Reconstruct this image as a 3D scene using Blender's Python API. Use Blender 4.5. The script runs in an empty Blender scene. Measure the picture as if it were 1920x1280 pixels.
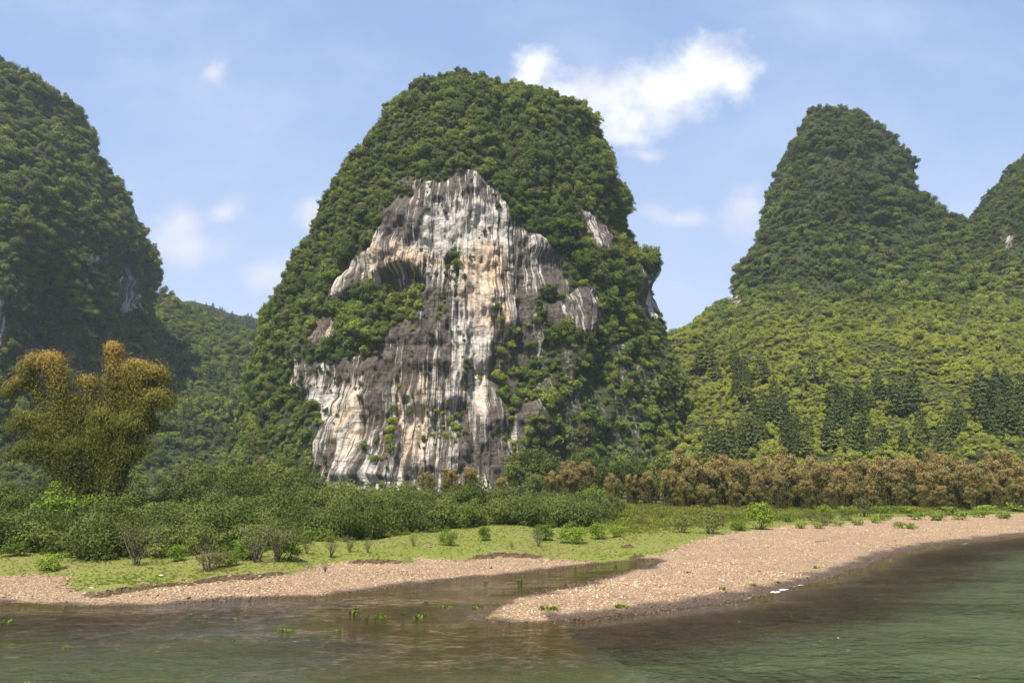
import bpy, math, random
import numpy as np
from mathutils import Vector

R = math.radians
rng = np.random.default_rng(7)
random.seed(7)
scene = bpy.context.scene
COL = scene.collection

# ------------------------------------------------------------------ camera
CAM_H = 7.0
FPX, CX, CY, HORIZON = 1280.0, 960.0, 640.0, 900.0
PITCH = math.atan((HORIZON - CY) / FPX)
cam = bpy.data.cameras.new('camera')
cam.sensor_width = 36.0
cam.lens = FPX / 1920 * 36
cam.clip_start, cam.clip_end = 0.5, 20000
cam_o = bpy.data.objects.new('camera', cam)
COL.objects.link(cam_o)
cam_o.location = (0, 0, CAM_H)
cam_o.rotation_euler = (math.pi / 2 + PITCH, 0, 0)
scene.camera = cam_o

# ------------------------------------------------------------------ light
SUN_DIR = Vector((-0.25, -0.50, 0.92)).normalized()      # towards the sun
SUN_EL = math.asin(SUN_DIR.z)
SUN_ROT = math.atan2(SUN_DIR.x, SUN_DIR.y)
sun = bpy.data.lights.new('sun', 'SUN')
sun.energy = 5.0
sun.angle = R(0.5)
sun.color = (1.0, 0.93, 0.82)
sun_o = bpy.data.objects.new('sun', sun)
COL.objects.link(sun_o)
sun_o.rotation_euler = SUN_DIR.to_track_quat('Z', 'Y').to_euler()
sun_o.location = (-60, -40, 300)

scene.view_settings.view_transform = 'Standard'
scene.view_settings.look = 'None'
scene.view_settings.exposure = 1.0
scene.view_settings.gamma = 1.0
scene.render.engine = 'CYCLES'
scene.cycles.max_bounces = 6
scene.cycles.diffuse_bounces = 2
scene.cycles.glossy_bounces = 2
scene.cycles.transmission_bounces = 2
scene.cycles.transparent_max_bounces = 6
scene.cycles.volume_bounces = 0
scene.cycles.caustics_reflective = False
scene.cycles.caustics_refractive = False


# ------------------------------------------------------------------ node helpers
class NT:
    def __init__(self, tree):
        self.t = tree
        tree.nodes.clear()

    def n(self, typ, ins=None, **props):
        nd = self.t.nodes.new(typ)
        for k, v in props.items():
            setattr(nd, k, v)
        for k, v in (ins or {}).items():
            s = nd.inputs[k]
            if isinstance(v, bpy.types.NodeSocket):
                self.t.links.new(v, s)
            else:
                s.default_value = v
        return nd

    def m(self, op, a, b=0.0, c=None, clamp=False):
        nd = self.n('ShaderNodeMath', operation=op, use_clamp=clamp)
        for i, v in enumerate((a, b, c)):
            if v is None:
                continue
            if isinstance(v, bpy.types.NodeSocket):
                self.t.links.new(v, nd.inputs[i])
            else:
                nd.inputs[i].default_value = v
        return nd.outputs[0]

    def mix(self, f, a, b):
        nd = self.n('ShaderNodeMix', data_type='RGBA')
        for s, v in ((nd.inputs[0], f), (nd.inputs[6], a), (nd.inputs[7], b)):
            if isinstance(v, bpy.types.NodeSocket):
                self.t.links.new(v, s)
            elif isinstance(v, (tuple, list)):
                s.default_value = (*v[:3], 1)
            else:
                s.default_value = v
        return nd.outputs[2]

    def step(self, x, lo, hi, a=0.0, b=1.0):
        nd = self.n('ShaderNodeMapRange', {'Value': x, 'From Min': lo, 'From Max': hi, 'To Min': a, 'To Max': b},
                    interpolation_type='SMOOTHSTEP')
        return nd.outputs[0]

    def noise(self, vec, scale, detail=4.0, rough=0.55, dist=0.0):
        return self.n('ShaderNodeTexNoise', {'Vector': vec, 'Scale': scale, 'Detail': detail, 'Roughness': rough,
                                             'Distortion': dist}).outputs[0]

    def scale(self, vec, s):
        return self.n('ShaderNodeVectorMath', {0: vec, 1: s}, operation='MULTIPLY').outputs[0]

    def attr(self, name, typ='GEOMETRY'):
        return self.n('ShaderNodeAttribute', attribute_name=name, attribute_type=typ).outputs['Fac']

    def link(self, a, b):
        self.t.links.new(a, b)


def new_mat(name):
    m = bpy.data.materials.new(name)
    m.use_nodes = True
    return m, NT(m.node_tree)


# ------------------------------------------------------------------ world: sky with a few clouds
world = bpy.data.worlds.new('World')
scene.world = world
world.use_nodes = True
g = NT(world.node_tree)
sky = g.n('ShaderNodeTexSky', sky_type='NISHITA', sun_disc=False, sun_elevation=SUN_EL, sun_rotation=SUN_ROT,
          altitude=100.0, air_density=1.0, dust_density=2.0, ozone_density=2.2)
tc = g.n('ShaderNodeTexCoord')
sep = g.n('ShaderNodeSeparateXYZ', {0: tc.outputs['Generated']})
dy = g.m('MAXIMUM', sep.outputs[1], 0.05)
gx = g.m('DIVIDE', sep.outputs[0], dy)
gz = g.m('DIVIDE', sep.outputs[2], dy)
gvec = g.n('ShaderNodeCombineXYZ', {0: gx, 1: gz, 2: 0.0}).outputs[0]
warp = g.n('ShaderNodeTexNoise', {'Vector': gvec, 'Scale': 9.0, 'Detail': 7.0, 'Roughness': 0.6})
wv = g.n('ShaderNodeVectorMath', {0: warp.outputs['Color'], 1: (0.5, 0.5, 0.5)}, operation='SUBTRACT').outputs[0]
wv = g.scale(wv, (0.075, 0.075, 0.0))
pv = g.n('ShaderNodeVectorMath', {0: gvec, 1: wv}, operation='ADD').outputs[0]
fluff = g.noise(gvec, 17.0, 9.0, 0.6)


def sky_xy(px, py):
    u, v = (px - CX) / FPX, (CY - py) / FPX
    y = math.cos(PITCH) - v * math.sin(PITCH)
    z = math.sin(PITCH) + v * math.cos(PITCH)
    return u / y, z / y


def cloud(blobs, vec, soft):
    acc = None
    for (px, py, rx, ry) in blobs:
        x, z = sky_xy(px, py)
        d = g.n('ShaderNodeVectorMath', {0: vec, 1: (x, z, 0)}, operation='SUBTRACT').outputs[0]
        d = g.scale(d, (FPX / rx, FPX / ry, 0))
        ln = g.n('ShaderNodeVectorMath', {0: d}, operation='LENGTH').outputs['Value']
        f = g.m('SUBTRACT', 1.0, ln)
        acc = f if acc is None else g.m('SMOOTH_MAX', acc, f, 0.6)
    return acc


big = cloud([(1000, 140, 50, 56), (1040, 195, 90, 52), (1130, 185, 90, 62), (1175, 218, 95, 55), (1255, 168, 95, 80),
             (1318, 122, 85, 70), (1372, 140, 55, 60), (1165, 255, 70, 30)], pv, 0.3)
bump_ = g.noise(pv, 30.0, 7.0, 0.6)
bigv = g.m('ADD', big, g.m('ADD', g.m('MULTIPLY', g.m('SUBTRACT', fluff, 0.5), 1.5), g.m('MULTIPLY', g.m('SUBTRACT', bump_, 0.5), 0.7)))
bigm = g.step(bigv, -0.32, g.step(gz, 0.50, 0.64, 1.5, 0.95))
bigm = g.m('POWER', bigm, 0.8)
low = cloud([(345, 455, 120, 55), (345, 410, 70, 50), (505, 515, 75, 45), (578, 400, 45, 50), (1265, 400, 85, 32),
             (1405, 400, 70, 75), (400, 135, 32, 38), (430, 385, 40, 40), (1215, 290, 60, 25)], pv, 0.5)
lowm = g.step(g.m('ADD', low, g.m('MULTIPLY', g.m('SUBTRACT', fluff, 0.5), 1.3)), -0.1, 1.15)
veil = g.step(g.noise(g.scale(gvec, (1.0, 1.6, 1)), 2.6, 6.0, 0.55), 0.38, 0.8, 0.0, 0.34)
shade = g.noise(pv, 12.0, 5.0, 0.5)
ccol = g.mix(g.step(shade, 0.35, 0.62), (5.5, 5.55, 5.9), (7.0, 6.95, 6.95))
skyc = g.mix(0.62, sky.outputs[0], (2.65, 3.75, 6.1))
skyc = g.mix(g.step(gz, 0.75, 0.15, 0.0, 0.55), skyc, (4.3, 5.0, 6.3))
skyc = g.mix(veil, skyc, (5.0, 5.5, 6.6))
skyc = g.mix(g.m('MULTIPLY', lowm, 0.66), skyc, (5.8, 5.6, 5.9))
skyc = g.mix(bigm, skyc, ccol)
bg = g.n('ShaderNodeBackground', {'Color': skyc, 'Strength': 0.085})
out = g.n('ShaderNodeOutputWorld')
g.link(bg.outputs[0], out.inputs[0])


# ------------------------------------------------------------------ numpy noise and geometry helpers
def _h(ix, iy, iz):
    h = (ix.astype(np.int64) * 374761393 + iy.astype(np.int64) * 668265263 + iz.astype(np.int64) * 2147483647 // 7) & 0xFFFFFFFF
    h = ((h ^ (h >> 13)) * 1274126177) & 0xFFFFFFFF
    h = ((h ^ (h >> 16)) * 2246822519) & 0xFFFFFFFF
    return ((h ^ (h >> 15)) & 0xFFFFFF) / float(0xFFFFFF) * 2 - 1


def vnoise(x, y, z):
    x, y, z = np.broadcast_arrays(np.asarray(x, float), np.asarray(y, float), np.asarray(z, float))
    ix, iy, iz = np.floor(x), np.floor(y), np.floor(z)
    fx, fy, fz = x - ix, y - iy, z - iz
    fx, fy, fz = (t * t * t * (t * (t * 6 - 15) + 10) for t in (fx, fy, fz))
    r = 0
    for a in (0, 1):
        wa = fx if a else 1 - fx
        for b in (0, 1):
            wb = fy if b else 1 - fy
            for c in (0, 1):
                wc = fz if c else 1 - fz
                r = r + wa * wb * wc * _h(ix + a, iy + b, iz + c)
    return r


def fbm(x, y, z=0.0, octv=4, gain=0.5):
    s, a, f, t = 0, 1.0, 1.0, 0.0
    for i in range(octv):
        s = s + a * vnoise(x * f + 17.3 * i, y * f - 9.1 * i, z * f + 3.7 * i)
        t += a
        a *= gain
        f *= 2.03
    return s / t


def sstep(x, lo, hi):
    t = np.clip((np.asarray(x, float) - lo) / (hi - lo), 0, 1)
    return t * t * (3 - 2 * t)


SP, CP = math.sin(PITCH), math.cos(PITCH)


def ray(px, py):
    u, v = (px - CX) / FPX, (CY - py) / FPX
    return u, CP - v * SP, SP + v * CP


def on_z(px, py, z=0.0):                       # point of that picture direction at height z
    x, y, zz = ray(px, py)
    t = (z - CAM_H) / zz
    return np.array((x * t, y * t, z))


def on_y(px, py, Y):                           # the same at distance Y
    x, y, zz = ray(px, py)
    t = Y / y
    return np.array((x * t, Y, CAM_H + zz * t))


def project(P):
    P = np.asarray(P, float)
    x, y, z = P[..., 0], P[..., 1], P[..., 2] - CAM_H
    d = y * CP + z * SP
    d = np.where(np.abs(d) < 1e-3, 1e-3, d)
    v = (z * CP - y * SP) / d
    return CX + FPX * x / d, CY - FPX * v


def in_poly(px, py, poly):
    inside = np.zeros(px.shape, bool)
    n = len(poly)
    for i in range(n):
        x1, y1 = poly[i]
        x2, y2 = poly[(i + 1) % n]
        c = ((y1 > py) != (y2 > py)) & (px < (x2 - x1) * (py - y1) / (y2 - y1 + 1e-12) + x1)
        inside ^= c
    return inside


def poly_sd(px, py, poly, closed=True):        # signed distance, positive inside
    d = np.full(px.shape, 1e18)
    n = len(poly)
    for i in range(n if closed else n - 1):
        x1, y1 = poly[i]
        x2, y2 = poly[(i + 1) % n]
        dx, dyy = x2 - x1, y2 - y1
        t = np.clip(((px - x1) * dx + (py - y1) * dyy) / (dx * dx + dyy * dyy + 1e-12), 0, 1)
        d = np.minimum(d, (px - x1 - t * dx) ** 2 + (py - y1 - t * dyy) ** 2)
    d = np.sqrt(d)
    return np.where(in_poly(px, py, poly), d, -d) if closed else d


def make_mesh(name, verts, faces, mats, attrs=None, smooth=False):
    """faces: int array (n,4) or (n,3)"""
    me = bpy.data.meshes.new(name)
    verts = np.ascontiguousarray(verts, dtype=np.float32)
    faces = np.ascontiguousarray(faces, dtype=np.int32)
    k = faces.shape[1] if len(faces) else 4
    me.vertices.add(len(verts))
    me.vertices.foreach_set('co', verts.ravel())
    if len(faces):
        me.loops.add(faces.size)
        me.loops.foreach_set('vertex_index', faces.ravel())
        me.polygons.add(len(faces))
        me.polygons.foreach_set('loop_start', np.arange(0, faces.size, k, dtype=np.int32))
        me.polygons.foreach_set('loop_total', np.full(len(faces), k, np.int32))
        me.polygons.foreach_set('use_smooth', np.full(len(faces), smooth, bool))
    for m in (mats if isinstance(mats, (list, tuple)) else [mats]):
        me.materials.append(m)
    for an, av in (attrs or {}).items():
        av = np.asarray(av)
        if av.ndim == 2:
            a = me.attributes.new(an, 'FLOAT_VECTOR', 'POINT')
            a.data.foreach_set('vector', np.ascontiguousarray(av, np.float32).ravel())
        elif av.dtype.kind == 'i':
            a = me.attributes.new(an, 'INT', 'POINT')
            a.data.foreach_set('value', np.ascontiguousarray(av, np.int32))
        else:
            a = me.attributes.new(an, 'FLOAT', 'POINT')
            a.data.foreach_set('value', np.ascontiguousarray(av, np.float32))
    me.update()
    me.validate()
    return me


def obj(name, me, parent=None, loc=(0, 0, 0), link=True):
    o = bpy.data.objects.new(name, me)
    if link:
        COL.objects.link(o)
    o.location = loc
    if parent is not None:
        o.parent = parent
    return o


def tag(o, label=None, cat=None, group=None, kind=None):
    for k, v in (('label', label), ('category', cat), ('group', group), ('kind', kind)):
        if v:
            o[k] = v
    return o


def grid_faces(nr, nc, wrap=False):
    i = np.arange(nr - 1)[:, None]
    j = np.arange(nc if wrap else nc - 1)[None, :]
    j2 = (j + 1) % nc
    a = i * nc + j
    b = i * nc + j2
    return np.stack([a, b, b + nc, a + nc], -1).reshape(-1, 4)


def place_tree(name, label, cat, parts, loc, rz=0.0, s=1.0, group=None, sz=None, lean=(0, 0)):
    """an Empty at the foot with one child per part; parts = [(part name, mesh)]"""
    t = bpy.data.objects.new(name, None)
    COL.objects.link(t)
    t.empty_display_size = 0.3
    t.location = loc
    t.rotation_euler = (lean[0], lean[1], rz)
    t.scale = (s, s, sz or s)
    tag(t, label, cat, group)
    for pn, me in parts:
        o = bpy.data.objects.new(pn, me)
        COL.objects.link(o)
        o.parent = t
    return t


# ------------------------------------------------------------------ materials
def foliage_mat(name, dark, mid, light, instanced=False, transl=0.20, dry=None, rnd=0.55):
    """leaf colours vary from leaf to leaf (tone), from plant to plant, and for hill woods by patch"""
    m, g = new_mat(name)
    tone = g.attr('tone')
    info = g.n('ShaderNodeObjectInfo').outputs['Random']
    t = g.m('ADD', g.m('MULTIPLY', tone, 1 - rnd), g.m('MULTIPLY', info, rnd))
    if instanced:
        t = g.m('ADD', g.m('MULTIPLY', t, 0.62), g.m('MULTIPLY', g.attr('tint', 'INSTANCER'), 0.75))
        t = g.m('SUBTRACT', t, 0.16)
    ramp = g.n('ShaderNodeValToRGB', {0: t})
    ramp.color_ramp.elements[0].position = 0.08
    ramp.color_ramp.elements[0].color = (*dark, 1)
    ramp.color_ramp.elements[1].position = 0.95
    ramp.color_ramp.elements[1].color = (*light, 1)
    e = ramp.color_ramp.elements.new(0.5)
    e.color = (*mid, 1)
    c = ramp.outputs[0]
    if dry is not None:
        if instanced:
            r2 = g.m('FRACT', g.m('MULTIPLY', info, 37.7))
            c = g.mix(g.step(r2, 0.80, 0.97, 0.0, 0.75), c, dry)
        else:
            c = g.mix(g.attr('dry'), c, dry)
    d = g.n('ShaderNodeBsdfPrincipled', {'Base Color': c, 'Roughness': 0.6, 'Specular IOR Level': 0.10})
    tr = g.n('ShaderNodeBsdfTranslucent', {'Color': g.mix(0.35, c, (light[0] * 1.5, light[1] * 1.5, light[2]))})
    ms = g.n('ShaderNodeMixShader', {0: transl, 1: d.outputs[0], 2: tr.outputs[0]})
    o = g.n('ShaderNodeOutputMaterial')
    g.link(ms.outputs[0], o.inputs[0])
    return m


def plain_mat(name, c1, c2, scale=6.0, rough=0.85):
    m, g = new_mat(name)
    tc = g.n('ShaderNodeTexCoord').outputs['Object']
    n = g.noise(tc, scale, 5, 0.6)
    p = g.n('ShaderNodeBsdfPrincipled', {'Base Color': g.mix(g.step(n, 0.35, 0.65), c1, c2), 'Roughness': rough,
                                         'Specular IOR Level': 0.2})
    b = g.n('ShaderNodeBump', {'Strength': 0.5, 'Distance': 0.05, 'Height': n})
    g.link(b.outputs[0], p.inputs['Normal'])
    o = g.n('ShaderNodeOutputMaterial')
    g.link(p.outputs[0], o.inputs[0])
    return m


M = {}
M['wood'] = foliage_mat('hill_leaves', (0.024, 0.044, 0.014), (0.092, 0.135, 0.026), (0.265, 0.295, 0.046), True,
                        dry=(0.105, 0.082, 0.042))
M['conifer'] = foliage_mat('conifer_needles', (0.028, 0.040, 0.011), (0.058, 0.075, 0.018), (0.095, 0.11, 0.026), transl=0.12)
M['shrub'] = foliage_mat('shrub_leaves', (0.030, 0.044, 0.012), (0.076, 0.098, 0.022), (0.155, 0.180, 0.036))
M['under'] = foliage_mat('undergrowth_leaves', (0.03, 0.05, 0.012), (0.085, 0.12, 0.022), (0.17, 0.20, 0.035), True)
M['bright'] = foliage_mat('bright_bush_leaves', (0.05, 0.085, 0.012), (0.11, 0.165, 0.018), (0.21, 0.27, 0.03))
M['olive'] = foliage_mat('olive_bush_leaves', (0.05, 0.055, 0.018), (0.095, 0.105, 0.03), (0.15, 0.165, 0.045))
M['tree'] = foliage_mat('bank_tree_leaves', (0.04, 0.055, 0.014), (0.085, 0.11, 0.025), (0.16, 0.18, 0.04))
M['brownbush'] = foliage_mat('dry_bush_leaves', (0.06, 0.045, 0.022), (0.10, 0.075, 0.035), (0.14, 0.12, 0.05))
M['bamboo'] = foliage_mat('bamboo_leaves', (0.050, 0.062, 0.012), (0.115, 0.128, 0.020), (0.20, 0.20, 0.032), dry=(0.42, 0.27, 0.07), rnd=0.25, transl=0.3)
M['drybamboo'] = foliage_mat('dry_bamboo_leaves', (0.055, 0.062, 0.016), (0.115, 0.108, 0.030), (0.18, 0.16, 0.045), dry=(0.29, 0.21, 0.08), rnd=0.3, transl=0.22)
M['grass'] = foliage_mat('grass_blades', (0.045, 0.070, 0.011), (0.10, 0.130, 0.018), (0.185, 0.20, 0.030), True, dry=(0.20, 0.17, 0.06))
M['bark'] = plain_mat('grey_brown_bark', (0.05, 0.04, 0.03), (0.13, 0.105, 0.075))
M['culm'] = plain_mat('bamboo_culm', (0.05, 0.055, 0.015), (0.12, 0.10, 0.03))
M['twig'] = plain_mat('bare_twig', (0.09, 0.075, 0.045), (0.17, 0.145, 0.09))


def rock_mat():
    m, g = new_mat('karst_rock_and_soil')
    pos = g.n('ShaderNodeNewGeometry').outputs['Position']
    arc, veg, dark, orange = g.attr('arc'), g.attr('veg'), g.attr('dark'), g.attr('orange')
    z = g.n('ShaderNodeSeparateXYZ', {0: pos}).outputs[2]
    wob = g.m('MULTIPLY', g.noise(pos, 0.09, 3, 0.5), 2.5)
    av = g.n('ShaderNodeCombineXYZ', {0: g.m('ADD', arc, wob), 1: z, 2: 0.0}).outputs[0]
    s1 = g.noise(g.scale(av, (0.17, 0.0085, 1)), 1.0, 4, 0.6)
    s2 = g.noise(g.scale(av, (0.52, 0.020, 1)), 1.0, 4, 0.65)
    s3 = g.noise(g.scale(av, (1.5, 0.06, 1)), 1.0, 3, 0.6)
    fine = g.noise(pos, 0.55, 8, 0.68)
    blot = g.noise(pos, 0.065, 6, 0.6)
    crack = g.noise(g.scale(pos, (0.12, 0.12, 0.8)), 1.0, 5, 0.6)
    st = g.m('ADD', g.m('MULTIPLY', s1, 0.48), g.m('ADD', g.m('MULTIPLY', s2, 0.44), g.m('MULTIPLY', s3, 0.30)))
    st = g.m('ADD', st, g.m('MULTIPLY', g.m('SUBTRACT', blot, 0.5), 0.20))
    st = g.m('ADD', st, g.m('MULTIPLY', g.m('SUBTRACT', fine, 0.5), 0.16))
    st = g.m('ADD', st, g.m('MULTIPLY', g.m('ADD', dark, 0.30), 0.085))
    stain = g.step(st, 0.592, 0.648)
    om = g.step(g.m('ADD', g.m('ADD', g.m('MULTIPLY', orange, 0.75), g.m('MULTIPLY', g.m('SUBTRACT', blot, 0.5), 1.5)),
                    g.m('MULTIPLY', g.m('SUBTRACT', s2, 0.5), 1.6)), 0.05, 0.75)
    light = g.mix(g.step(fine, 0.3, 0.7), (0.30, 0.275, 0.245), (0.60, 0.55, 0.48))
    warm = g.mix(g.step(fine, 0.3, 0.7), (0.40, 0.265, 0.155), (0.68, 0.52, 0.36))
    lc = g.mix(om, light, warm)
    grey = g.step(g.noise(g.scale(av, (0.30, 0.012, 1)), 1.3, 3, 0.6), 0.50, 0.60, 0.0, 0.6)
    lc = g.mix(grey, lc, (0.22, 0.205, 0.19))
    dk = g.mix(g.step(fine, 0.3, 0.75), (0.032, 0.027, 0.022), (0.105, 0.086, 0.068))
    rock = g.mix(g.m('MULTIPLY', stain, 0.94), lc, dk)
    thin = g.noise(g.scale(av, (1.1, 0.016, 1)), 1.0, 2, 0.5)
    rock = g.mix(g.m('MULTIPLY', g.step(thin, 0.64, 0.69), 0.5), rock, (0.38, 0.325, 0.26))
    rock = g.mix(g.m('MULTIPLY', g.step(thin, 0.36, 0.31), 0.8), rock, (0.055, 0.046, 0.040))
    rock = g.mix(g.step(crack, 0.60, 0.68, 0.0, 0.75), rock, dk)
    soil = g.mix(g.step(fine, 0.35, 0.65), (0.022, 0.030, 0.011), (0.050, 0.056, 0.020))
    vm = g.step(g.m('ADD', veg, g.m('MULTIPLY', g.m('SUBTRACT', fine, 0.5), 0.8)), 0.35, 0.6)
    col = g.mix(vm, rock, soil)
    p = g.n('ShaderNodeBsdfPrincipled', {'Base Color': col, 'Roughness': 0.9, 'Specular IOR Level': 0.15})
    hgt = g.m('ADD', g.m('MULTIPLY', s2, 0.9), g.m('ADD', g.m('MULTIPLY', fine, 0.9), g.m('MULTIPLY', crack, 0.5)))
    b = g.n('ShaderNodeBump', {'Strength': 0.9, 'Distance': 1.6, 'Height': hgt})
    g.link(b.outputs[0], p.inputs['Normal'])
    o = g.n('ShaderNodeOutputMaterial')
    g.link(p.outputs[0], o.inputs[0])
    return m


M['rock'] = rock_mat()

# ------------------------------------------------------------------ hills
FINE = {}


def prof_px(pts, xc, D, inset):
    out = []
    for i, (px, py) in enumerate(pts):
        p = on_y(px, py, D)
        out.append((max(0.0, abs(p[0] - xc) - (inset if i else 0)), p[2] - inset))
    out[0] = (0.0, out[0][1])
    return np.array(out)


def resample(pr, n):
    seg = np.hypot(np.diff(pr[:, 0]), np.diff(pr[:, 1]))
    s = np.concatenate([[0], np.cumsum(seg)])
    t = np.linspace(0, s[-1], n)
    r = np.interp(t, s, pr[:, 0])
    z = np.interp(t, s, pr[:, 1])
    k = np.ones(5) / 5                         # soften the polyline's corners
    rp = np.pad(r, 2, mode='edge')
    zp = np.pad(z, 2, mode='edge')
    r2, z2 = np.convolve(rp, k, 'valid'), np.convolve(zp, k, 'valid')
    r2[0], r2[-1], z2[-1] = 0, r[-1], z[-1]
    return r2, z2


def make_hill(name, label, axis_px, D, left, right, front, back, ncol, nrow, amp=(4.0, 2.0), power=2.0, inset=2.5,
              rock_polys=(), sparse=(), feats=(), darks=(), oranges=(), flute=1.0, freq=55.0, seed=0.0, label_kind='hill', jit=20):
    xc = on_y(axis_px, 640, D)[0]
    yc = D
    rl, zl = resample(prof_px(left, xc, D, inset), nrow)
    rr, zr = resample(prof_px(right, xc, D, inset), nrow)
    rf, zf = resample(np.array(front, float), nrow)
    rb, zb = resample(np.array(back, float), nrow)
    # two thirds of the columns on the half that faces the river
    a1 = np.linspace(math.pi - 0.35, 2 * math.pi + 0.35, int(ncol * 0.82), endpoint=False)
    a2 = np.linspace(0.35, math.pi - 0.35, ncol - len(a1), endpoint=False)
    a = np.concatenate([a2, a1])
    ca, sa = np.cos(a)[None, :], np.sin(a)[None, :]
    eps = 1e-6
    RX = np.where(ca >= 0, rr[:, None], rl[:, None]) + eps
    RY = np.where(sa >= 0, rb[:, None], rf[:, None]) + eps
    rad = (np.abs(ca / RX) ** power + np.abs(sa / RY) ** power) ** (-1.0 / power)
    zx = np.where(ca >= 0, zr[:, None], zl[:, None])
    zy = np.where(sa >= 0, zb[:, None], zf[:, None])
    zz = zx * ca ** 2 + zy * sa ** 2
    X = xc + rad * ca
    Y = yc + rad * sa
    Z = zz.copy()
    fade = sstep(rad, 2.0, 25.0)
    n1 = fbm(X / freq + seed, Y / freq, Z / (freq * 1.5), 3)
    n2 = fbm(X / 17 - seed, Y / 17, Z / 26, 3)
    n3_ = fbm(X / 10 + seed, Y / 10, Z / 8, 3)
    disp = (amp[0] * n1 + amp[1] * n2 + 0.55 * amp[1] * n3_) * fade
    px, py = project(np.stack([X, Y, Z], -1))
    for (fx, fy, wx, wy, am, sharp) in feats:
        q = np.sqrt(((px - fx) / wx) ** 2 + ((py - fy) / wy) ** 2)
        q = q + 0.12 * n2
        q2 = np.sqrt(((px - fx) / wx) ** 2 + ((py - fy) / (wy * 1.5)) ** 2)
        up = 1 - sstep(q, 1 - sharp, 1.0)
        dn = up if am > 0 else (1 - sstep(q2, 0.05, 1.0))
        disp = disp + am * np.where(py < fy, up, np.minimum(up * 1.0 + (q >= 0.0) * dn, dn) if am < 0 else up)
    vis = (sa < 0.25) + 0 * Z
    jx = px + jit * fbm(X / 9, Y / 9, Z / 12 + seed, 4, 0.6)
    jy = py + 1.6 * jit * fbm(X / 8 + 5, Y / 8, Z / 14 + seed, 4, 0.6)
    veg = np.ones_like(Z)
    for poly in rock_polys:
        veg = np.where(vis > 0, np.minimum(veg, 1 - sstep(poly_sd(jx, jy, poly), -9, 9)), veg)
    for poly, v in sparse:
        veg = np.where(in_poly(jx, jy, poly) & (vis > 0), v, veg)
    dark = np.zeros_like(Z)
    for (fx, fy, wx, wy, am) in darks:
        dark += am * np.exp(-(((px - fx) / wx) ** 2 + ((py - fy) / wy) ** 2))
    orange = np.zeros_like(Z)
    for (fx, fy, wx, wy, am) in oranges:
        orange += am * np.exp(-(((px - fx) / wx) ** 2 + ((py - fy) / wy) ** 2))
    arc = np.where(a > math.pi, a, a + 2 * math.pi)[None, :] * rad.mean() * np.ones_like(Z)
    fl = 1 - np.abs(fbm(arc / 6.5, Z / 75, seed, 4, 0.55)) * 2.2
    fl2 = fbm(arc / 2.2, Z / 30, seed + 3, 3)
    bl = fbm(X / 7, Y / 7, Z / 9, 4, 0.6)
    crag = 1 - np.abs(fbm(X / 5, Y / 5, Z / 11 + seed, 4, 0.55)) * 2.5
    step_ = fbm(X / 16, Y / 16, Z / 4.5, 3)
    rk = flute * (1 - veg) * (1.7 * fl + 0.9 * fl2 + 1.3 * bl + 1.2 * crag + 0.7 * step_)
    X = X + disp * ca + 0.3 * rk * ca
    Y = Y + disp * sa + rk * np.where(sa < 0, -0.35 + 0.65 * sa, sa)
    Z = Z + 0.25 * amp[1] * n2 * fade
    V = np.stack([X, Y, Z], -1)
    F = grid_faces(nrow, ncol, True)[:, ::-1]
    me = make_mesh(name, V.reshape(-1, 3), F, M['rock'],
                   {'veg': veg.ravel(), 'arc': arc.ravel(), 'dark': dark.ravel(), 'orange': orange.ravel()}, smooth=True)
    o = obj(name, me)
    tag(o, label, label_kind, None, 'structure')
    P = V.reshape(-1, 3)
    q = P[F]
    n = np.cross(q[:, 2] - q[:, 0], q[:, 3] - q[:, 1])
    ar = np.linalg.norm(n, axis=1)
    n = n / (ar[:, None] + 1e-9)
    return dict(V=P, F=F, n=n, area=ar / 2, veg=veg.ravel()[F].mean(1), c=q.mean(1))


WOOD = []


def scatter(h, per_m2, size, tint, min_z=2.0, lean=0.4, squash=1.0, dens=None, tint_fn=None, back=-0.3, ex=3.0):
    """wood points on a hill: dense where it is green, none on bare rock"""
    c, n = h['c'], h['n']
    view = np.array((0, 0, CAM_H)) - c
    view /= np.linalg.norm(view, axis=1)[:, None]
    w = h['area'] * np.where((n * view).sum(1) > back, 1, 0) * h['veg'] ** 1.5 * (c[:, 2] > min_z)
    if dens is not None:
        w = w * dens(c, n)
    cnt = int(w.sum() * per_m2)
    idx = rng.choice(len(w), cnt, p=w / w.sum())
    q = h['V'][h['F'][idx]]
    u, v = rng.random(cnt)[:, None], rng.random(cnt)[:, None]
    p = (q[:, 0] * (1 - u) + q[:, 1] * u) * (1 - v) + (q[:, 3] * (1 - u) + q[:, 2] * u) * v
    nn = n[idx]
    patch = fbm(p[:, 0] / 24 + 9, p[:, 1] / 24, p[:, 2] / 24, 4, 0.6)
    s = size[0] + (size[1] - size[0]) * np.clip(rng.random(cnt) ** ex * (1 + 1.6 * patch), 0, 1.1)
    s *= 0.7 + 0.3 * h['veg'][idx]
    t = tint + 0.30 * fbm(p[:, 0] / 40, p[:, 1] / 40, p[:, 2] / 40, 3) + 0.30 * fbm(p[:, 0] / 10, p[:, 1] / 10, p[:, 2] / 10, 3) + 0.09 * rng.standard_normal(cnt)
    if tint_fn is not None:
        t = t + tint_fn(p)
    p = p + nn * (0.10 * s)[:, None]
    p[:, 2] -= 0.12 * s
    rot = np.stack([-nn[:, 1] * lean * rng.random(cnt), nn[:, 0] * lean * rng.random(cnt), rng.random(cnt) * 6.283], -1)
    WOOD.append((p, s, t, rot))


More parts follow.
